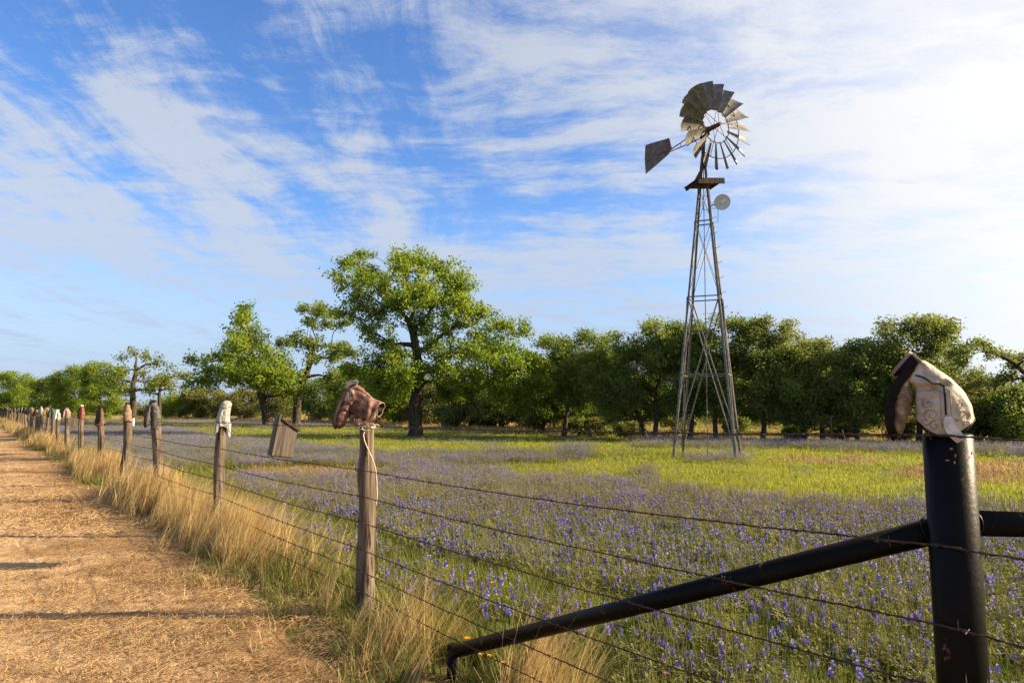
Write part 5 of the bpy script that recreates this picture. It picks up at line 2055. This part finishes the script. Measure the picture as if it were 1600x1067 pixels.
    scatter('straw_litter', pl, place(x, y, .018), rt, np.stack([s, s, s], -1), idx, 'flattened dry straw lying over the dirt track verge', 'straw')
    # short stubble standing in the litter
    n = 5000
    x, y = polar(n, 2.2, 40, HALF, rng)
    fo = fence_off(x, y)
    keep = (fo > .35) & (fo < 2.2) & (rng.random(n) < np.interp(fo, [.35, 1, 2.2], [.9, .5, .12]) * np.clip(.5 + 1.4 * vnoise(x, y, 1.3, 31.0), 0, 1))
    x, y = x[keep], y[keep]
    m = len(x)
    r = np.hypot(x, y)
    pst = [tuft('tuft', M_dry, 9, .05, .13, .003, .9, 880 + k, 3) for k in range(3)] + [tuft('tuft', M_grassG, 9, .05, .08, .004, .8, 890, 3)]
    s = rng.uniform(.5, 1.3, m)
    scatter('stubble', pst, place(x, y, .004), rots(m, .2), np.stack([s, s, s], -1), rng.choice([0, 1, 2, 0, 1, 2, 3], m), 'short dry stubble poking through the straw', 'grass')
    n = 9000
    x, y = polar(n, 2.5, 30, HALF, rng)
    fo = fence_off(x, y)
    keep = (fo > 1.2) & (fo < 9) & (rng.random(n) < np.interp(fo, [1.2, 2.2, 5], [.08, .9, 1]))
    x, y = x[keep], y[keep]
    m = len(x)
    pp = []
    for k in range(3):
        rnd = random.Random(900 + k)
        mb = MB()
        R = []
        for i, (z, rr) in enumerate(((-.5, .45), (-.1, 1.0), (.35, .85), (.6, .4))):
            R.append([(rr * math.cos(a) * rnd.uniform(.8, 1.2), rr * math.sin(a) * rnd.uniform(.8, 1.2), z) for a in np.linspace(0, 6.28, 8)[:-1]])
        mb.rings(R)
        pp.append(unlinked(mb, 'pebble', M_pebble))
    s = .003 + .008 * rng.random(m) ** 3
    scatter('gravel', pp, place(x, y, .020), rots(m, .3), np.stack([s, s, s * .8], -1), rng.integers(0, 3, m), 'small pale gravel on the dirt track', 'gravel')

    # ---- the few yellow and pink flowers near the brace foot
    def daisy(px, py, z, mat, label, sz, cat='wildflower', nm='yellow_flower'):
        q = G(px, py, z)
        gzv = float(gz(q.x, q.y))
        o = empty(nm, (q.x, q.y, gzv), rng.uniform(0, 6), label, cat)
        h = z - gzv
        mb = MB()
        mb.tube([(0.02, 0, 0), (0.005, 0, h * .6), (0, 0, h)], .002, 5)
        mb.build('stem', M_grassG, o)
        mb = MB()
        for ring, (rr, up, npet) in enumerate(((sz, .25, 9), (sz * .75, .55, 8), (sz * .45, .9, 6))):
            for k in range(npet):
                a = 2 * math.pi * (k + ring * .5) / npet
                dx, dy = math.cos(a), math.sin(a)
                s = rr * .33
                mb.quad([(0, 0, h), (dx * rr * .65 - dy * s, dy * rr * .65 + dx * s, h + rr * up * .6), (dx * rr, dy * rr, h + rr * up * .7), (dx * rr * .65 + dy * s, dy * rr * .65 - dx * s, h + rr * up * .6)])
        mb.build('petals', mat, o)
    daisy(730, 997, .13, M_yel, 'yellow flower just above the low end of the black brace', .022)
    daisy(769, 910, .16, M_yel, 'yellow flower standing highest above the black brace', .018)
    daisy(787, 1035, .12, M_yel, 'yellow flower lowest beneath the black brace', .019)
    daisy(752, 1022, .12, M_yel, 'orange yellow flower tucked directly under the brace end', .02)
    daisy(765, 1024, .10, M_yel, 'second yellow flower under the brace, right of the tucked one', .018)
    daisy(862, 1012, .12, M_yel, 'small yellow bud under the middle of the brace', .010)
    daisy(1040, 1051, .14, M_pinkf, 'pink flower in the grass below the black brace', .016, nm='pink_flower')
    daisy(538, 883, .14, M_pinkf, 'pink flower left of the nearest cedar post in dry grass', .018, nm='pink_flower')


ground_cover()
